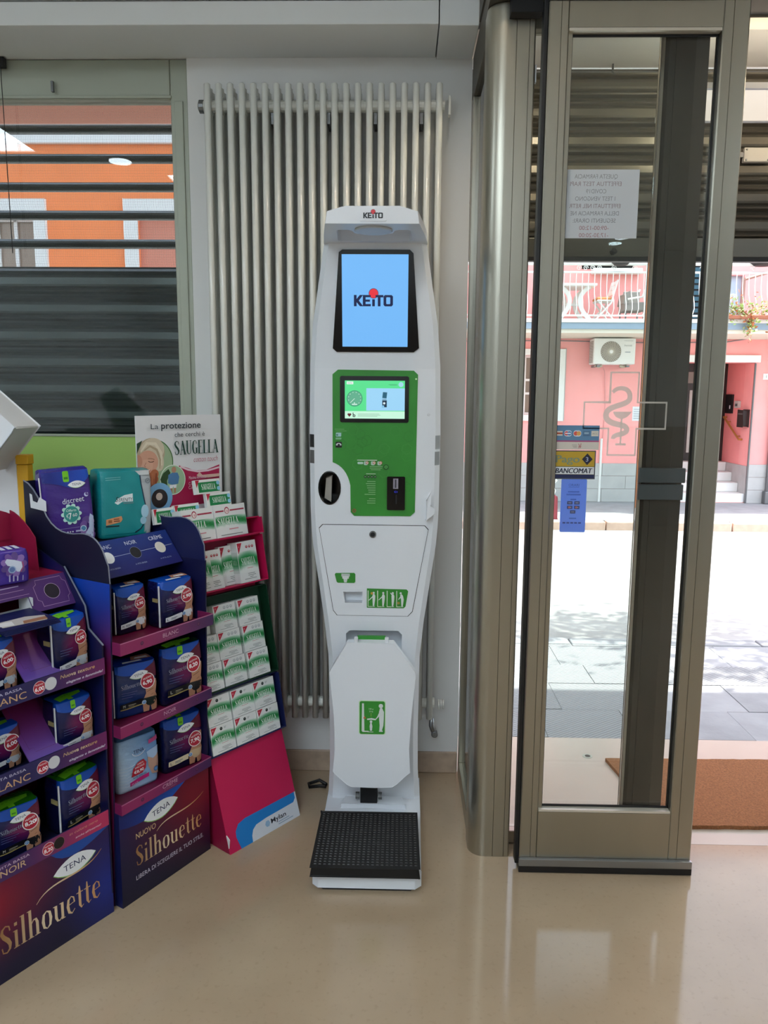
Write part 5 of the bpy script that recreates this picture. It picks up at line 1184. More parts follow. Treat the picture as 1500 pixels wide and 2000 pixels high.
k.build('leg_print', LEG, 'card_print', lp, off=.0005)
for x in (0, W3 - .003): MB().prism([(.004, 0), (.36, 0), (.36, 1.0), (.26, 1.0), (.118, .295), (.088, .29)], 0, .003, side_T(x)).build('side_panel', 'card_crimson' if x == 0 else 'card_magenta', d3r)
MB().prism([(.004, .02), (.0, .05), (.015, .06)], -.003, 0, side_T(-.0)).build('torn_tab', 'card_white', d3r)
AL = math.atan(.19)
def tilt_frame(z): return (0, .115 + .19 * (z - .285), z)
def spine_T(z): o = tilt_frame(z); return frame(o, (1, 0, 0), (0, math.sin(AL), math.cos(AL)), (0, -math.cos(AL), math.sin(AL)))
MB().prism([(0, 0), (W3, 0), (W3, .72), (0, .72)], -.004, 0, spine_T(.285)).build('spine_panel', 'card_magenta', d3r)
def lean_tray(z, s1, dp, m, inner=None, x0=-.004, x1=W3 + .012, lipn=.0):
    T = spine_T(z); t = .0035
    o = MB(T).box(x0, x1, 0, s1, .0005, .003).build('tray_back', inner or m, d3r)
    MB(T).box(x0, x1, -t, 0, .0005, dp).build('tray_floor', m, d3r)
    MB(T).box(x0, x0 + t, 0, s1, .003, dp).build('tray_side', m, d3r)
    MB(T).box(x1 - t, x1, 0, s1, .003, dp).build('tray_side', m, d3r)
    MB(T).box(x0, x1, s1, s1 + t, .0005, dp * .8).build('tray_top', m, d3r)
    return T
T4 = lean_tray(.290, .186, .042, mat('card_ink_blue', '#151f50', .5))
T3 = lean_tray(.484, .292, .045, 'card_green')
T2 = lean_tray(.793, .152, .060, 'card_magenta', 'card_crimson')
T1 = lean_tray(.950, .05, .070, 'card_magenta', 'card_crimson')
def carton_basis(z, u, s, n, rz=0.0):
    o = tilt_frame(z); B = Matrix(((1, 0, 0), (0, math.cos(AL), math.sin(AL)), (0, -math.sin(AL), math.cos(AL)))).to_4x4()   # x along front, y inward, z up the slope
    loc = Vector(spine_T(z)(u, s, n)); return M3 @ Matrix.Translation(loc) @ B @ Matrix.Rotation(rz, 4, 'Z')
GREEN = (16, 128, 58)
def carton(label, w, h, d, mark, mtx, name='carton'):
    t = thing(name, label, 'carton', mtx=mtx, group='white and green cartons')
    MB().box(0, w, 0, d, 0, h).build('carton_body', 'carton_white', t)
    k = Ink()
    def gr(x, y): return lerp((232, 236, 232), GREEN, max(0, min(1, 1.25 - abs(y / h - (.50 + .08 * math.sin(x / w * 3.2))) / .17)))
    k.rect(0.0008, h * .24, w - .0016, h * .52, gr, sub=min(w, h) * .12)
    k.serif('SAUGELLA', w * .50, h * .43, h * .17, '#eef4ef', w=w * .70, al='c')
    k.poly([(0.001, h * .99), (w * .32, h * .99), (w * .0 + .001, h * .66)], '#f2f2f0'); k.poly([(w * .03, h * .97), (w * .28, h * .97), (w * .06, h * .70)], '#b8243c'); k.disc(w * .10, h * .88, w * .035, '#d87080', n=10)
    for i in range(3):
        if mark == 'black' and i: continue
        k.disc(w * ((.50 if mark != 'black' else .46) + .15 * i), h * .86, w * .058, {'red': '#b02838', 'grey': '#b4b8ba', 'black': '#101412'}[mark], n=14); k.disc(w * ((.50 if mark != 'black' else .46) + .15 * i), h * .87, w * .03, {'red': '#e0b0b4', 'grey': '#d8dcdc', 'black': '#5a6462'}[mark], n=10)
    if mark == 'black': k.rect(w * .58, h * .88, w * .10, h * .014, '#8a9492'); k.rect(w * .58, h * .84, w * .07, h * .014, '#8a9492')
    for i, (a, L) in enumerate(((.40, .36), (.40, .40), (.48, .18), (.2, .62))): k.rect(w * a, h * (.20 - .042 * i), w * L, h * .013, '#7f8a86')
    k.rect(w * .40, h * .335, w * .3, h * .012, '#c87880')
    k.build('front_print', front_T(0), 'card_print', t, off=.0005)
    k = Ink(); k.rect(0.0008, h * .24, d - .0016, h * .52, lambda x, y: lerp((214, 218, 214), GREEN, max(0, min(1, 1.2 - abs(y / h - .5) / .17))), sub=min(d, h) * .3); k.serif('SAUGELLA', d * .5, h * .45, h * .11, '#b8d0be', w=d * .7, al='c')
    k.build('side_print', lambda u, v, w_: (-w_, d - u, v), 'card_print', t, off=.0005)
    return t
src = None
colw = ('left', 'middle', 'right'); U0 = (.006, .102, .198)
c4 = None; random.seed(11)
for r_, rw in enumerate(('bottom', 'top')):
    for ci in range(3):
        m = carton_basis(.290, U0[ci] + random.uniform(-.001, .001), (.001 + r_ * .0905), .0385 + random.uniform(-.002, .003))
        L = '%s carton with a black dot in the %s row of the dark blue tray' % (colw[ci], rw)
        c4 = c4 or None
        if c4 is None: c4 = carton(L, .092, .0885, .032, 'black', m)
        else: dup(c4, m, L)
c3 = None
for r_, rw in enumerate(('bottom', 'middle', 'top')):
    for ci in range(3):
        back = (r_ == 2 and ci == 0)
        m = carton_basis(.484, U0[ci] - .010 - .004 * r_ + random.uniform(-.002, .002) + (.004 if r_ == 1 and ci == 2 else 0), .001 + r_ * .088, (.020 if back else .040) + random.uniform(-.002, .002))
        L = '%s carton with grey dots in the %s row of the dark green tray' % (colw[ci], rw)
        if c3 is None: c3 = carton(L, .090, .0865, .030 if not back else .016, 'grey', m)
        elif back: carton(L, .090, .0865, .016, 'grey', m)
        else: dup(c3, m, L)
c2 = carton('tall carton with red dots at the right of the upper crimson tray', .082, .136, .045, 'red', carton_basis(.793, .200, .001, .055))
carton('tall carton set back left of the right one in the upper crimson tray', .082, .130, .018, 'red', carton_basis(.793, .150, .001, .024))
dup(carton('second tall carton from the left in the upper crimson tray', .074, .126, .030, 'red', carton_basis(.793, .062, .001, .050)), carton_basis(.793, .018, .001, .052), 'tall carton farthest left in the upper crimson tray, behind the navy wing')
def big(label, w, h, d, u, s, n):
    t = thing('carton', label, 'carton', mtx=carton_basis(.950, u, s, n), group='white and green cartons')
    MB().box(0, w, 0, d, 0, h).build('carton_body', 'carton_white', t); k = Ink()
    k.rect(.001, h * .30, w - .002, h * .36, lambda x, y: lerp((232, 236, 232), GREEN, max(0, min(1, 1.3 - abs(y / h - (.50 + .05 * math.sin(x / w * 4))) / .14))), sub=.012)
    k.serif('SAUGELLA', w * .40, h * .41, h * .20, '#eef4ef', w=w * .66, al='c')
    k.rect(w * .04, h * .80, w * .26, h * .045, '#a82c48'); k.rect(w * .50, h * .80, w * .46, h * .045, '#a82c48'); k.disc(w * .40, h * .83, w * .075, '#a82c48', ry=h * .11); k.disc(w * .40, h * .82, w * .055, '#f2e4e0', ry=h * .085); k.poly(ell(w * .41, h * .81, w * .02, h * .04, 10), '#d8a0a4')
    k.rect(w * .40, h * .22, w * .3, h * .03, '#d88a94'); k.rect(w * .12, h * .06, w * .7, h * .02, '#6f7a76'); k.build('front_print', front_T(0), 'card_print', t, off=.0005)
big('broad carton with a crimson drop emblem, right on the top ledge', .127, .103, .045, .124, .001, .064)
big('broad carton with a crimson drop emblem, half behind the navy wing', .122, .103, .045, .000, .001, .060)
def flat(label, w, h, d, u, s, n, blank=False):
    t = thing('carton', label, 'carton', mtx=carton_basis(.950, u, s, n), group='white and green cartons')
    MB().box(0, w, 0, d, 0, h).build('carton_body', 'carton_white', t); k = Ink()
    k.rect(w * .12, h * .10, w * .84, h * .72, '#1a8048'); k.serif('SAUGELLA', w * .52, h * .28, h * .40, '#eef4ef', w=w * .56, al='c'); k.poly([(w * .02, h * .97), (w * .18, h * .97), (w * .05, h * .45)], '#b8243c')
    for z_ in (.7, .3): k.disc(w * .92, h * z_, h * .15, '#8cc8e4', n=12)
    k.build('front_print', front_T(0), 'card_print', t, off=.0005)
flat('low carton lying behind, left under the poster', .074, .048, .012, -.064, .072, .014)
flat('low carton lying behind, in the middle under the poster', .095, .048, .012, .012, .076, .014)
flat('low carton on edge, lower of the two at the right of the poster', .100, .045, .014, .138, .104, .016)
flat('low carton on edge, upper of the two at the right of the poster', .100, .046, .014, .103, .1495, .014)
# poster card above the trays
po = thing('header_poster', 'white header poster with green serif lettering and photo circles above the crimson stand', 'poster', mtx=M3 @ Matrix.Translation((0, .32, 0)))
MB().box(-.066, .260, 0, .004, .95, 1.352).build('poster_card', 'card_white', po)
k = Ink(.00012)
def PX(x, y): return (-.066 + (x - (60 + (y - 60) * .07)) / 2556, 1.352 - (y - 60) / 3185)
def PP(*pts): return [PX(x, y) for x, y in pts]
k.poly(PP((-5 + 130, 760), (300, 740), (380, 690), (490, 575), (560, 600), (650, 640), (770, 640), (905, 595), (925, 1000), (140, 1000)), '#b01c50')
k.line(PP((500, 585), (580, 625), (680, 652), (790, 650), (905, 625)), .006, '#e6ccd6')
def clipdisc(x, y, r, c, hole=0):
    P = [(max(-.065, a), b) for a, b in ell(*PX(x, y), r, r, 40)]; k.poly(P, c)
clipdisc(240, 525, .0735, '#2f6a2c'); clipdisc(238, 525, .071, '#9fb894')
def PE(x, y, rx, ry, c, rot=0.0, n=26):
    cx_, cy_ = PX(x, y); k.poly([(max(-.0655, p), q) for p, q in ell(cx_, cy_, rx / 2556, ry / 3185, n, rot)], c)
PE(215, 430, 128, 150, '#b9aa90', .2); PE(225, 400, 112, 118, '#d2c6ae', .2); PE(275, 500, 58, 120, '#cfc3ab', .25)
k.poly(PP((80, 330), (130, 300), (110, 360), (85, 430)), '#24402a')
PE(185, 520, 98, 118, '#d3a088', .35); PE(165, 560, 72, 70, '#d9aa92', .2); PE(105, 500, 30, 60, '#c89078', .1)
k.stroke([(*PX(120, 410), .004), (*PX(170, 330), .009), (*PX(250, 340), .010), (*PX(305, 430), .009), (*PX(318, 560), .004)], '#e2d8c2')
k.stroke([(*PX(150, 400), .003), (*PX(200, 360), .007), (*PX(265, 400), .008), (*PX(300, 500), .006), (*PX(300, 590), .003)], '#b5a488')
k.line(bez(PX(190, 508), PX(203, 520), PX(225, 524), PX(242, 512), 6), .0022, '#5e3c30'); k.line(bez(PX(186, 484), PX(205, 478), PX(230, 486), PX(246, 496), 6), .0018, '#a07a5c')
k.line(bez(PX(170, 520), PX(158, 545), PX(150, 556), PX(168, 562), 6), .0016, '#a8705c')
k.poly(bez(PX(150, 572), PX(165, 600), PX(190, 610), PX(212, 596), 8) + bez(PX(212, 596), PX(195, 594), PX(170, 584), PX(150, 572), 8)[1:-1], '#f4ebe8'); k.line(bez(PX(148, 570), PX(165, 604), PX(192, 614), PX(214, 596), 8), .0016, '#a04a48')
PE(205, 690, 84, 66, '#a8603c'); PE(250, 640, 40, 46, '#b46c48', .5)
for q in range(4): k.stroke([(*PX(165 + 34 * q, 632), .005), (*PX(158 + 36 * q, 680), .007), (*PX(165 + 34 * q, 742), .006)], '#8c4a2c' if q % 2 else '#bd7650')
clipdisc(427, 715, .0485, '#dfe8dc'); clipdisc(427, 715, .046, '#9dbf9a'); k.poly(PP((305, 700), (330, 640), (380, 600), (400, 640), (370, 720), (380, 800), (340, 790)), '#2c4a28')
k.poly(PP((380, 660), (420, 640), (470, 645), (488, 690), (480, 760), (420, 765), (380, 745)), '#4f7fae'); k.disc(*PX(432, 612), .009, '#b88a70', ry=.010); k.poly(PP((395, 765), (465, 765), (462, 800), (440, 800), (432, 780), (425, 800), (400, 800)), '#e4e6ea'); k.poly(PP((402, 800), (424, 800), (426, 850), (412, 850)), '#b07c5c'); k.poly(PP((440, 800), (460, 800), (458, 850), (444, 850)), '#b07c5c')
clipdisc(305, 885, .048, '#7fb8e4'); clipdisc(305, 890, .030, '#2a2426'); k.disc(*PX(300, 870), .012, '#d8c8bc')
k.poly(PP((660, 690), (690, 655), (720, 690), (900, 690), (905, 720), (780, 725), (720, 710), (680, 705)), '#d6b4a6')
for i, s in enumerate(('Massima morbidezza', 'Con filtrante di', '  Cotone puro')): k.text(s, *PX(585, 725 + i * 62 - (i == 2) * 22), .011, '#eac8d4', w=.07)
k.text('La', *PX(197, 193), .0168, '#2c3a44', w=.027); k.text('protezione', *PX(293, 193), .021, '#20303a', w=.152, bold=.012); k.text('che cerchi è', *PX(425, 278), .0150, '#2c3a44', w=.118)
k.serif('SAUGELLA', *PX(430, 463), .0445, '#0d4034', w=.176); k.text('cotton touch', *PX(625, 548), .0180, '#b02c58', w=.098, shear=.25, bold=-.012)
k.build('poster_print', front_T(0), 'card_print', po, off=.0005)
# ================================================================ THE STREET
def ribbed(name, c, ang):
    m = mat(name, c, .75, noise=.10, nscale=8); n = m.node_tree.nodes; l = m.node_tree.links; b = n['Principled BSDF']
    tc = n.new('ShaderNodeTexCoord'); mp = n.new('ShaderNodeMapping'); mp.inputs['Rotation'].default_value[2] = ang; l.new(tc.outputs['Object'], mp.inputs[0])
    w_ = n.new('ShaderNodeTexWave'); w_.inputs['Scale'].default_value = 21; l.new(mp.outputs[0], w_.inputs[0])
    p = n.new('ShaderNodeBump'); p.inputs['Strength'].default_value = .5; p.inputs['Distance'].default_value = .008; l.new(w_.outputs['Fac'], p.inputs['Height']); l.new(p.outputs[0], b.inputs['Normal'])
    r = n.new('ShaderNodeMapRange'); r.inputs['To Min'].default_value = .68; r.inputs['To Max'].default_value = 1.05; l.new(w_.outputs['Fac'], r.inputs['Value'])      # grooves darker than the ribs
    x = n.new('ShaderNodeVectorMath'); x.operation = 'SCALE'; x.inputs[0].default_value = lin(c); l.new(r.outputs[0], x.inputs['Scale']); l.new(x.outputs[0], b.inputs['Base Color'])
    return m
ribbed('slab_ribbed', '#96999c', .95); mat('slab_plain', '#989b9e', .75, noise=.10, nscale=6, bump=.3, bscale=40); mat('slab_worn', '#909396', .75, noise=.16, nscale=5, bump=.3, bscale=60)
mat('road_stone', '#9c9c9a', .8, noise=.15, nscale=4, bump=.3, bscale=30); mat('kerb_stone', '#c9ab98', .8, noise=.12, nscale=10); mat('mortar', '#8b8d8f', .9)
w = MB().box(-3.4, 3.5, YW, YX, ZC + .081, 5.6); w.build('wall_upper', 'pier_paint')['kind'] = 'structure'
pv = MB().box(-4, 7, 3.0905, 4.47, -.12, -.012).build('pavement_near', 'mortar'); pv['kind'] = 'structure'
random.seed(2)
sl = {}
y = 3.095; row = 0
while y < 4.34:
    dy = (.30, .33, .27, .32)[row % 4]; x = .10 - (.23 if row % 2 else 0)
    while x < 3.6:
        wx = random.uniform(.36, .54)
        q = MB().box(x + .0015, min(x + wx, 3.7) - .0015, y + .0015, min(y + dy, 4.345) - .0015, -.03, random.uniform(-.0035, .0))
        q.build('slab', random.choice(('slab_ribbed', 'slab_worn', 'slab_ribbed') if x < 1.1 else ('slab_plain', 'slab_worn', 'slab_plain', 'slab_ribbed')), pv); x += wx
    y += dy; row += 1
for i in range(7):
    MB().box(-.1 + i * .55 + .004, -.1 + (i + 1) * .55 - .004, 4.352, 4.468, -.10, .0).build('kerb_stone', 'slab_worn', pv, bevel=.008)
rd = MB().box(-14, 16, 4.47, 8.81, -.2, -.1).build('road', 'road_stone'); rd['kind'] = 'structure'
fp = MB().box(-14, 16, 8.93, 10.55, -.2, -.002).build('pavement_far', 'slab_plain'); fp['kind'] = 'structure'
for i in range(10):
    MB().box(.2 + i * .72 + .006, .2 + (i + 1) * .72 - .006, 8.81, 8.926, -.18, random.uniform(-.004, .002)).build('kerb_stone', 'kerb_stone', fp, bevel=.012)
ov = MB().box(-3.4, 5.5, YX + .003, 3.70, 4.6, 4.75).build('balcony_slab', 'pier_paint'); ov['kind'] = 'structure'

# pink house
mat('pink_plaster', '#f8a7a3', .85, noise=.05, nscale=3); mat('pink_plaster_deep', '#f69f9b', .85, noise=.05, nscale=3); mat('plinth_grey', '#b4b3b0', .7, noise=.08, nscale=6)
mat('cream_stone', '#e0d8c6', .7); mat('white_stone', '#e6e6e2', .6); mat('balcony_blue', '#8fa2b2', .7); mat('brown_wood', '#2a1d1a', .5); mat('frosted', '#c6c4bc', .35)
mat('teal_shutter', '#2f5a6c', .6); mat('window_brown', '#8a786a', .25)
pk = thing('pink_house', 'pink plastered house with balcony and grey stone plinth across the street', 'house', (3, 10.55, 0))
FW = lambda u, v, w=0.0: (u, 10.55 - w, v)
rc = lambda a, b, c, d: [(a, c), (b, c), (b, d), (a, d)]
MB().prism(rc(.2, 9.5, 0, 5.2), -.3, 0, FW, holes=[rc(3.80, 4.69, .001, 1.88), rc(1.64, 2.09, 1.17, 1.96), rc(2.34, 3.02, 3.07, 3.75), rc(3.56, 3.98, 2.36, 3.6), rc(4.10, 4.46, 2.36, 3.0)]).build('wall', 'pink_plaster', pk, world=True)
# stone courses of the plinth
z = 0
for j, h in enumerate((.18, .175, .172)):
    x = .25 - (.3 if j % 2 else 0)
    while x < 3.79:
        MB().box(max(.25, x) + .002, min(x + .62, 3.795) - .002, 10.528, 10.5495, z + .002, z + h - .002).build('plinth_stone', 'plinth_grey', pk, world=True); x += .62
    x = 4.695
    while x < 6.4: MB().box(x + .002, x + .60, 10.528, 10.5495, z + .002, z + h - .002).build('plinth_stone', 'plinth_grey', pk, world=True); x += .602
    z += h
MB().box(3.66, 4.74, 10.51, 10.549, 1.88, 1.975).build('lintel', 'white_stone', pk, bevel=.006, world=True)
MB().box(4.691, 4.76, 10.851, 11.5, 0, 1.9).build('porch_wall', 'pink_plaster_deep', pk, world=True)
MB().box(3.72, 3.799, 10.851, 11.5, 0, 1.9).build('porch_wall', 'pink_plaster_deep', pk, world=True)
MB().box(3.72, 4.76, 10.851, 11.5, 1.9, 1.95).build('porch_ceiling', 'pink_plaster_deep', pk, world=True)
MB().box(4.676, 4.6905, 10.552, 11.44, .01, .50).build('plinth_stone', 'plinth_grey', pk, world=True)
for i in range(4): MB().box(3.802, 4.675 - .0, 10.56 + .22 * i, 11.45, .002 + .125 * i, .125 * (i + 1)).build('step', 'white_stone', pk, bevel=.006, world=True)
dr_ = MB().box(3.80, 4.689, 11.42, 11.46, .502, 1.899).build('house_door', 'brown_wood', pk, world=True)
for x0, x1, z0, z1 in ((4.30, 4.42, .62, .98), (4.30, 4.42, 1.06, 1.52), (3.95, 4.07, .62, .98), (3.95, 4.07, 1.06, 1.52), (4.16, 4.24, .62, 1.52), (4.52, 4.60, 1.60, 1.74), (4.1, 4.22, 1.62, 1.78)):
    MB().box(x0, x1, 11.405, 11.4195, z0, z1).build('door_panel', 'frosted' if z1 < 1.6 else 'window_brown', dr_, world=True)
MB().tube([(4.685, 10.535, .0), (4.685, 10.535, 1.87)], .014, 8).build('conduit', 'grey_metal', pk, world=True)
# window with bars at street level
wi = MB().prism(rc(1.56, 2.17, 1.09, 2.04), .0005, .03, FW, holes=[rc(1.64, 2.09, 1.17, 1.96)]).build('window_surround', 'white_stone', pk, bevel=.006, world=True)
MB().prism(rc(2.172, 2.186, 1.10, 2.05), .0005, .012, FW).build('surround_edge', 'plinth_grey', pk, world=True)
MB().box(1.64, 2.09, 10.66, 10.67, 1.17, 1.96).build('window_pane', 'window_brown', pk, world=True)
for z in (1.17, 1.44, 1.62, 1.93): MB().box(1.64, 2.09, 10.63, 10.658, z, z + .03).build('window_bar', 'white_stone', wi, world=True)
for x in (1.64, 1.76, 1.86, 2.06): MB().box(x, x + .03, 10.632, 10.656, 1.20, 1.93).build('window_bar', 'white_stone', wi, world=True)
# upper openings
MB().box(2.34, 3.02, 10.62, 10.65, 3.07, 3.75).build('window_pane', 'black_matt', pk, world=True)
for i in range(2): MB().box(2.30 + .35 * i, 2.63 + .35 * i, 10.50, 10.52, 3.13, 3.75).build('window_shutter', 'teal_shutter', pk, bevel=.004, world=True)
MB().box(2.46, 3.10, 10.42, 10.549, 3.0, 3.065).build('window_sill', 'white_stone', pk, bevel=.01, world=True)
for i in range(16): MB().box(3.565, 3.975, 10.60, 10.63, 2.38 + i * .075, 2.43 + i * .075).build('blind_slat', 'teal_shutter', pk, world=True)
MB().box(3.565, 3.975, 10.64, 10.65, 2.362, 3.6).build('blind_back', 'card_navy_dark', pk, world=True)
MB().box(4.10, 4.46, 10.62, 10.64, 2.362, 3.0).build('balcony_door', mat('pale_blue', '#a9bccc', .5), pk, world=True)
# balcony
MB().box(.4, 8, 9.62, 10.549, 2.18, 2.30).build('balcony_slab', 'cream_stone', pk, world=True)
MB().box(.4, 8, 9.595, 9.619, 2.225, 2.30).build('balcony_fascia', 'balcony_blue', pk, bevel=.004, world=True)
MB().box(.4, 8, 9.58, 9.72, 2.3005, 2.345).build('balcony_edge', 'white_stone', pk, bevel=.004, world=True)
MB().box(.4, 8, 9.7205, 10.549, 2.3005, 2.3448).build('balcony_floor', 'balcony_tile', pk, world=True)
for z, r in ((2.39, .010), (2.895, .013), (2.995, .022)): MB().tube([(.5, 9.66, z), (6.5, 9.66, z)], r, 8).build('hand_rail' if z > 2.9 else 'rail', 'white_stone', pk, world=True)
bal = None; x = 1.2
while x < 5.3:
    if bal is None:
        bal = MB().tube([(x, 9.66, 2.895), (x, 9.66, 2.75), (x, 9.64, 2.64), (x, 9.585, 2.53), (x, 9.57, 2.46), (x, 9.61, 2.41), (x, 9.66, 2.39)], .0052, 6).build('baluster', 'white_stone', pk, world=True); x0 = x
    else:
        o = bal.copy(); COL.objects.link(o); o.parent = pk; o.location.x = x - x0
    x += .0735
for x in (1.45, 2.93, 4.6): MB().box(x - .018, x + .018, 9.645, 9.68, 2.346, 2.99).build('rail_post', 'white_stone', pk, world=True)
def scroll(x, s, flip=1):
    pts = [(x + flip * s * (.02 + .032 * (1 - t / 14) * math.cos(t * .75)) , 9.66, 2.945 + s * .032 * (1 - t / 16) * math.sin(t * .75)) for t in range(13)]
    MB().tube(pts, .005, 5).build('scroll', 'white_stone', pk, world=True)
for x in (2.09, 2.17, 2.25, 2.33, 2.55, 2.75, 3.6, 3.7, 4.2): scroll(x, 1.0, 1 if int(x * 100) % 2 else -1)
for x, w_ in ((2.59, .11), (4.28, .16)):
    t = thing('bowl_planter', 'shallow black bowl hung at the pink house hand rail, %s' % ('over the white chair' if x < 3 else 'towards the hanging plant'), 'planter', (x, 9.6, 2.97))
    MB().lathe([(.01, -.045), (w_ * .7, -.035), (w_, 0), (w_ * .95, .012)], (x, 9.60, 3.005), n=20).build('bowl', 'black_matt', t, world=True)
    MB().lathe([(w_ * .9, 0), (w_ * .5, .03), (.01, .035)], (x, 9.60, 3.018), n=20).build('bowl_filling', 'white_stone', t, world=True)
MB().tube([(.5, 10.53, 2.135), (2.0, 10.53, 2.15), (3.2, 10.53, 2.13), (4.25, 10.53, 2.14), (5.4, 10.53, 2.32)], .006, 5).build('wall_cable', 'grey_metal', pk, world=True)
MB().tube([(2.70, 10.53, .0), (2.70, 10.53, .86)], .016, 8).build('wall_pipe', 'white_stone', pk, world=True)
MB().tube([(2.72, 10.545, .86), (2.73, 10.545, 1.3), (2.70, 10.53, 1.75), (2.66, 10.50, 1.82)], .005, 5).build('drain_hose', mat('hose_pink', '#d99a98', .7), pk, world=True)
MB().tube([(4.97, 10.50, .16), (4.97, 10.50, 2.17)], .045, 10).build('downpipe', 'grey_metal', pk, world=True)
MB().box(4.90, 5.03, 10.44, 10.548, 0, .17).build('downpipe_shoe', 'grey_metal', pk, bevel=.01, world=True)

ac = thing('air_conditioner', 'white air conditioner unit with round fan grille on the pink wall', 'air conditioner', (2.75, 10.4, 1.83))
MB().box(2.475, 3.01, 10.25, 10.50, 1.835, 2.165).build('casing', 'white_stone', ac, bevel=.012, world=True)
MB().lathe([(.132, 0), (.128, .006)], (2.695, 10.2495, 1.995), (0, -1, 0), 32).build('fan_opening', mat('fan_grey', '#8d857a', .6), ac, world=True)
g = MB()
for i in range(30):
    a = 2 * math.pi * i / 30; b_ = a + .5
    g.tube([(2.695 + .025 * math.cos(a), 10.241, 1.995 + .025 * math.sin(a)), (2.695 + .08 * math.cos(a + .22), 10.238, 1.995 + .08 * math.sin(a + .22)), (2.695 + .128 * math.cos(b_), 10.242, 1.995 + .128 * math.sin(b_))], .0032, 4)
g.build('fan_grille', mat('grille_cream', '#cfc8ba', .5), ac, world=True, kind='stuff')
MB().lathe([(.026, 0), (.02, .012)], (2.695, 10.2405, 1.995), (0, -1, 0), 16).build('fan_hub', 'white_stone', ac, world=True)
for i in range(14): MB().box(2.468, 2.4745, 10.29 + .0, 10.47, 1.86 + .02 * i, 1.868 + .02 * i).build('side_louvre', 'fan_grey', ac, world=True)
k = Ink(.0006); k.text('Ferroli', 2.865, 2.062, .024, '#8a908e', w=.095); k.rect(2.875, 1.985, .07, .010, '#8f9aa6'); k.rect(2.855, 2.13, .12, .004, '#a8a9a4'); k.build('front_print', XZ(10.25), 'ink', ac, off=.001, world=True)
for x in (2.56, 2.88): MB().tube([(x - .045, 10.32, 1.822), (x, 10.32, 1.805), (x + .045, 10.32, 1.822)], .018, 8).build('mounting_foot', mat('foot_tan', '#b7aa94', .6), ac, world=True)
MB().box(2.52, 2.56, 10.24, 10.545, 1.80, 1.822).build('wall_bracket', 'grey_metal', ac, world=True); MB().box(2.90, 2.94, 10.24, 10.545, 1.80, 1.822).build('wall_bracket', 'grey_metal', ac, world=True)

t = thing('wall_notice', 'white sheet of paper fixed to the pink wall near the pharmacy cross', 'notice', (3.16, 10.54, 1.1)); MB().prism(rc(3.10, 3.24, 1.10, 1.29), .0005, .003, FW).build('sheet', 'card_white', t, world=True)
k = Ink(.0005)
for i in range(5): k.rect(3.115, 1.25 - i * .03, .10 - .02 * (i % 2), .008, '#9aa0a8')
k.build('print', FW, 'ink', t, off=.004, world=True)
t = thing('house_number', 'small pale house number plate right of the pink porch', 'plate', (4.88, 10.54, 1.66)); MB().prism(rc(4.80, 4.92, 1.66, 1.735), .0005, .012, FW).build('plate', 'white_stone', t, bevel=.003, world=True)
k = Ink(.0005); k.text('13', 4.86, 1.682, .034, '#7fa090', 'c', w=.05); k.build('digits', FW, 'ink', t, off=.013, world=True)
SX = lambda u, v, w=0.0: (4.69 - w, u, v)
t = thing('porch_intercom', 'small pale intercom box on the porch side wall', 'intercom', (4.68, 10.95, 1.3)); MB().prism(rc(10.92, 11.05, 1.28, 1.37), .0, .03, SX).build('intercom_body', 'frosted', t, bevel=.004, world=True); MB().prism(rc(10.95, 11.02, 1.30, 1.335), .0305, .033, SX).build('intercom_grille', 'grey_metal', t, world=True)
t = thing('porch_letterbox', 'dark letterbox on the porch side wall near the street', 'letterbox', (4.66, 10.7, 1.05)); MB().prism(rc(10.62, 10.80, 1.03, 1.25), .0, .08, SX).build('box_body', 'brown_wood', t, bevel=.01, world=True); MB().prism(rc(10.64, 10.78, 1.19, 1.21), .0805, .084, SX).build('box_slot', 'grey_metal', t, world=True)
t = thing('porch_meter_box', 'black upright meter panel on the porch side wall beside the door', 'panel', (4.68, 11.2, 1.2)); MB().prism(rc(11.15, 11.36, 1.20, 1.46), .0, .025, SX).build('panel_body', 'black_matt', t, bevel=.004, world=True); MB().prism(rc(11.19, 11.22, 1.26, 1.31), .0255, .028, SX).build('panel_label', 'card_white', t, world=True)
t = thing('porch_handrail', 'sloping brass handrail on the porch side wall', 'handrail', (4.65, 11, .9)); mat('brass', '#c08a48', .35, metal=.4)
MB().tube([(4.685, 11.33, 1.14), (4.64, 11.33, 1.14), (4.64, 11.28, 1.12), (4.64, 10.82, .87), (4.64, 10.78, .85), (4.685, 10.78, .85)], .014, 8).build('rail', 'brass', t, world=True)
for y_, z_ in ((11.2, 1.078), (10.86, .892)): MB().tube([(4.689, y_, z_), (4.64, y_, z_)], .009, 6).build('rail_bracket', 'brass', t, world=True)

# balcony furniture
BZ = 2.3455
tb_ = thing('balcony_table', 'white garden table with curved crossed legs on the pink balcony', 'table', (2.13, 10.1, BZ))
MB().box(1.88, 2.385, 9.85, 10.32, 2.765, 2.795).build('table_top', 'white_stone', tb_, bevel=.005, world=True)
for y_ in (9.92, 10.22):
    for s in (-1, 1):
        V, F = ribbon([(2.13 + s * a, b, .05) for a, b in bez((.18, 2.764), (.02, 2.66), (.02, 2.52), (.20, BZ + .012), 10)])
        mb = MB(); n = len(V)
        for yy in (y_ - .012, y_ + .012):
            for p in V: mb.P((p[0], yy, p[1]))
        for f in F: mb.f += [f, tuple(n + i for i in reversed(f))]
        m_ = len(V) // 2
        for i in range(m_ - 1):
            for o_ in (0, 1): a_, b_ = 2 * i + o_, 2 * i + 2 + o_; mb.f.append((a_, b_, n + b_, n + a_))
        mb.f += [(0, 1, n + 1, n), (n - 2, n - 1, 2 * n - 1, 2 * n - 2)]
        mb.build('leg', 'white_stone', tb_, world=True)
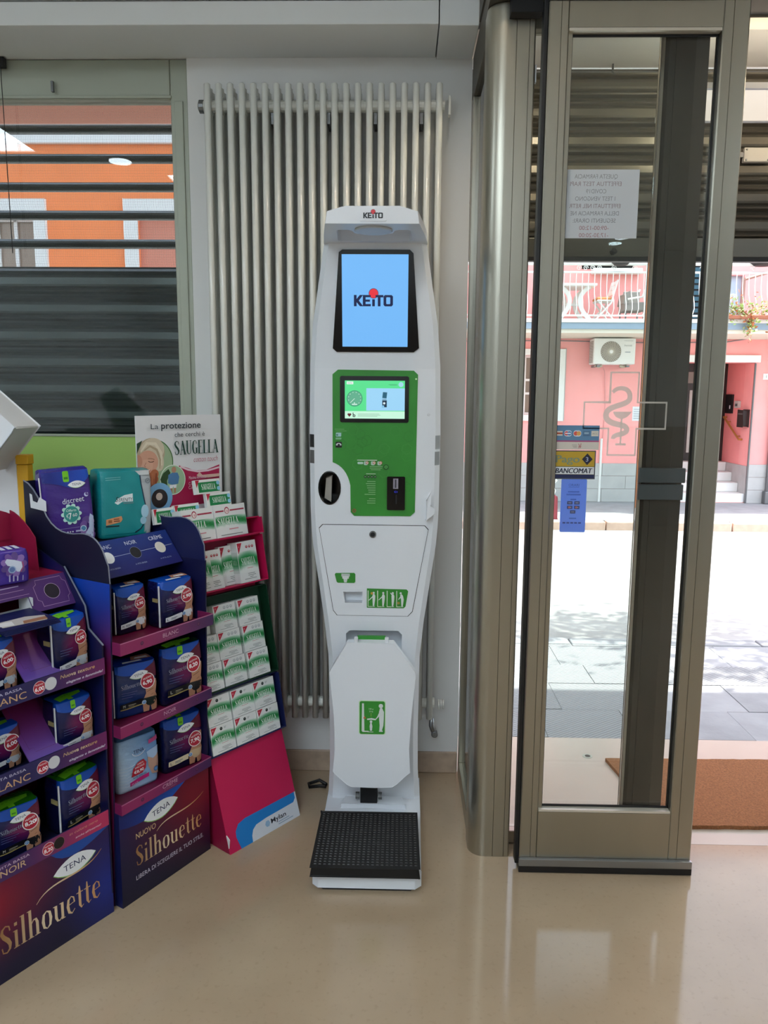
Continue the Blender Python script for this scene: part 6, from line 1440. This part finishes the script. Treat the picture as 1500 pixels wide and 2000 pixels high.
MB().box(2.05, 2.21, 10.05, 10.09, 2.545, 2.575).build('leg_tie', 'white_stone', tb_, world=True)
def folding_chair(label, mtx):
    c_ = thing('folding_chair', label, 'chair', mtx=mtx, group='white folding chairs on the balcony')
    MB().box(-.11, .10, -.13, .13, .245, .262).build('seat', 'white_stone', c_, bevel=.004)
    MB().box(-.115, .095, -.12, .12, .263, .295).build('cushion', mat('cushion_orange', '#e0945c', .8), c_, bevel=.012)
    for y_ in (-.13, .13):
        MB().tube([(-.13, y_, .008), (.06, y_, .22), (.13, y_, .50)], .011, 6).build('leg', 'white_stone', c_)
        MB().tube([(.11, y_ * .88, .008), (-.09, y_ * .88, .245)], .011, 6).build('leg', 'white_stone', c_)
    for z0, z1 in ((.33, .385), (.395, .44), (.45, .495)):
        MB(lambda x, y, z: (x + .075 + (z - .3) * .25, y, z)).box(0, .012, -.12, .12, z0, z1).build('back_slat', 'white_stone', c_)
    return c_
fc = folding_chair('white folding chair with orange cushion right of the balcony table', Matrix.Translation((2.52, 10.05, BZ)))
dup(fc, Matrix.Translation((1.80, 10.08, BZ)) @ Matrix.Rotation(math.pi, 4, 'Z'), 'white folding chair with orange cushion left of the balcony table')
ar_ = thing('wicker_armchair', 'grey wicker armchair with white arms on the pink balcony', 'chair', (2.9, 10.1, BZ)); mat('wicker_grey', '#9a9690', .8, bump=.6, bscale=120)
MB().box(2.76, 3.02, 9.95, 10.25, BZ + .13, BZ + .24).build('seat', 'wicker_grey', ar_, bevel=.015, world=True)
MB().prism([(2.755, BZ + .22), (2.80, BZ + .22), (2.81, BZ + .36), (2.765, BZ + .34)], -.15, .15, lambda u, v, w: (u, 10.1 + w, v)).build('backrest', 'wicker_grey', ar_, bevel=.01, world=True)
MB().box(2.81, 3.02, 10.22, 10.25, BZ + .24, BZ + .40).build('backrest', 'wicker_grey', ar_, bevel=.01, world=True)
for y_ in (9.95, 10.24): MB().tube([(2.79, y_, BZ + .27), (2.9, y_, BZ + .29), (2.97, y_, BZ + .30), (3.02, y_, BZ + .43)], .014, 6).build('arm', 'white_stone', ar_, world=True)
for x in (2.78, 3.0):
    for y_ in (9.97, 10.23): MB().tube([(x, y_, BZ + .001), (x, y_, BZ + .13)], .01, 6).build('leg', 'grey_metal', ar_, world=True)
lg = thing('white_lounger', 'white folded lounger standing behind the post on the balcony', 'lounger', (3.06, 9.95, BZ))
MB().prism([(3.02, BZ), (3.06, BZ), (3.14, BZ + .62), (3.09, BZ + .62)], -.10, .10, lambda u, v, w: (u, 9.9 + w, v)).build('frame', 'white_stone', lg, bevel=.005, world=True)
MB().tube([(3.03, 9.78, BZ + .10), (3.07, 9.78, BZ + .20), (3.05, 9.78, BZ + .26)], .02, 6).build('wheel_strap', 'black_matt', lg, world=True)
aw = thing('awning_arm', 'brown folding awning arm above the right end of the balcony', 'awning', (4.4, 10, 2.9))
MB().box(4.19, 4.225, 9.95, 9.99, 2.36, 2.88).build('arm_post', mat('awning_brown', '#a88478', .6), aw, world=True); MB().tube([(4.2, 9.97, 2.86), (4.75, 9.97, 3.02)], .022, 6).build('arm', 'awning_brown', aw, world=True)
hp = thing('hanging_plant', 'green and rusty trailing plant hanging over the balcony edge', 'plant', (4.15, 9.6, 2.35))
MB().box(3.86, 4.56, 9.50, 9.57, 2.345, 2.385).build('planter_box', mat('terracotta', '#a4664c', .8), hp, bevel=.006, world=True)
random.seed(9)
def leaves(cs, n, size, spread, nm, par, cols, hang=0):
    for ci, c_ in enumerate(cols):
        mb = MB()
        for i in range(n // len(cols)):
            cx_, cy_, cz_, rx, ry, rz = random.choice(cs); p = Vector((random.gauss(cx_, rx), random.gauss(cy_, ry), random.gauss(cz_, rz)))
            a = Vector((random.uniform(-1, 1), random.uniform(-1, 1), random.uniform(-1, 1))).normalized(); b_ = a.orthogonal().normalized(); s = size * random.uniform(.6, 1.3)
            mb.add([p, p + a * s + b_ * s * .55, p + a * s * 2, p + a * s - b_ * s * .55], [(0, 1, 2, 3)])
        mb.build(nm, c_, par, world=True, kind='stuff')
mat('leaf_green', '#8fae4e', .6); mat('leaf_pale', '#b9c486', .6); mat('leaf_rust', '#b4683c', .6)
leaves([(4.0, 9.56, 2.44, .08, .03, .05), (4.15, 9.54, 2.40, .05, .03, .09), (4.13, 9.52, 2.26, .025, .02, .06), (4.34, 9.55, 2.46, .1, .03, .05), (4.45, 9.55, 2.38, .06, .03, .06), (3.92, 9.55, 2.48, .05, .03, .08)], 760, .022, 1, 'foliage', hp, ('leaf_green', 'leaf_pale', 'leaf_rust'))

bg = thing('red_bag', 'dull red shopping bag with looped handles standing on the far pavement', 'bag', (1.76, 8.98, 0)); mat('bag_red', '#9a4048', .7)
MB().prism([(1.64, .0), (1.83, .0), (1.825, .24), (1.815, .26), (1.655, .26), (1.645, .24)], -.05, .05, lambda u, v, w: (u, 9.02 + w, v + .0)).build('bag_body', 'bag_red', bg, bevel=.012, world=True)
for y_ in (8.985, 9.05): MB().tube([(1.775, y_, .25), (1.80, y_, .33), (1.77, y_, .40), (1.815, y_, .45), (1.79, y_, .50), (1.74, y_, .42), (1.70, y_, .25)], .006, 5).build('handle', 'white_stone', bg, world=True)

# orange house seen through the perforated shutter
mat('orange_plaster', '#e8834a', .85, noise=.05, nscale=3); mat('surround_white', '#d6d9da', .7); mat('upper_brown', '#9c6450', .85)
og = thing('orange_house', 'orange plastered house with pale window surrounds behind the left shutter', 'house', (-4, 10, 0))
OW = lambda u, v, w=0.0: (u, 10.0 - w, v)
MB().prism(rc(-12, .19, 0, 5.6), -.3, 0, OW, holes=[rc(-5.6, -4.62, 1.6, 3.60), rc(-3.31, -2.3, 1.6, 3.62)]).build('wall', 'orange_plaster', og, world=True)
MB().prism(rc(-12, .19, 4.45, 4.66), .0005, .06, OW).build('cornice', 'surround_white', og, bevel=.01, world=True)
MB().prism(rc(-12, .19, 4.661, 5.6), .0005, .02, OW).build('upper_band', 'upper_brown', og, world=True)
for x0, x1, h in ((-5.8, -4.46, rc(-5.6, -4.62, 1.6, 3.60)), (-3.48, -2.12, rc(-3.31, -2.3, 1.6, 3.62))):
    MB().prism(rc(x0, x1, 1.4, 3.80), .0005, .04, OW, holes=[h]).build('window_surround', 'surround_white', og, bevel=.008, world=True)
MB().box(-5.6, -4.62, 10.12, 10.13, 1.6, 3.6).build('window_pane', 'window_brown', og, world=True)
MB().box(-3.31, -2.3, 10.06, 10.08, 1.6, 3.62).build('window_shutter', mat('shutter_salmon', '#c8806c', .8), og, world=True)
for x in (-5.15, -4.92, -4.66): MB().box(x, x + .04, 10.08, 10.11, 1.6, 3.6).build('window_bar', 'surround_white', og, world=True)
MB().box(-5.6, -4.62, 10.08, 10.11, 3.55, 3.6).build('window_bar', 'surround_white', og, world=True)
for i in range(8): MB().box(-5.1 + .055 * i, -5.1 + .055 * i + .03, 10.135, 10.15, 1.6, 3.5).build('curtain_fold', 'frosted', og, world=True)

# street tree just out of frame whose leaves dapple the ground
tr_ = thing('street_tree', 'slim street tree by the kerb whose leaves dapple the pavement', 'tree', (4.5, 4.25, -.1)); mat('bark', '#6c5a48', .9)
MB().tube([(4.6, 4.2, -.1), (4.55, 4.2, 1.6), (4.3, 4.3, 2.9), (3.6, 4.4, 3.7), (2.9, 4.5, 4.1)], [.07, .06, .05, .035, .015], 8).build('trunk', 'bark', tr_, world=True)
leaves([(3.6, 4.95, 3.7, .8, .30, .12), (4.0, 4.35, 3.7, .6, .28, .12), (4.2, 3.95, 3.6, .5, .12, .10), (4.3, 4.6, 3.8, .5, .4, .12), (2.9, 5.0, 3.8, .5, .22, .1)], 3600, .06, 1, 'foliage', tr_, ('leaf_green', 'leaf_pale'))
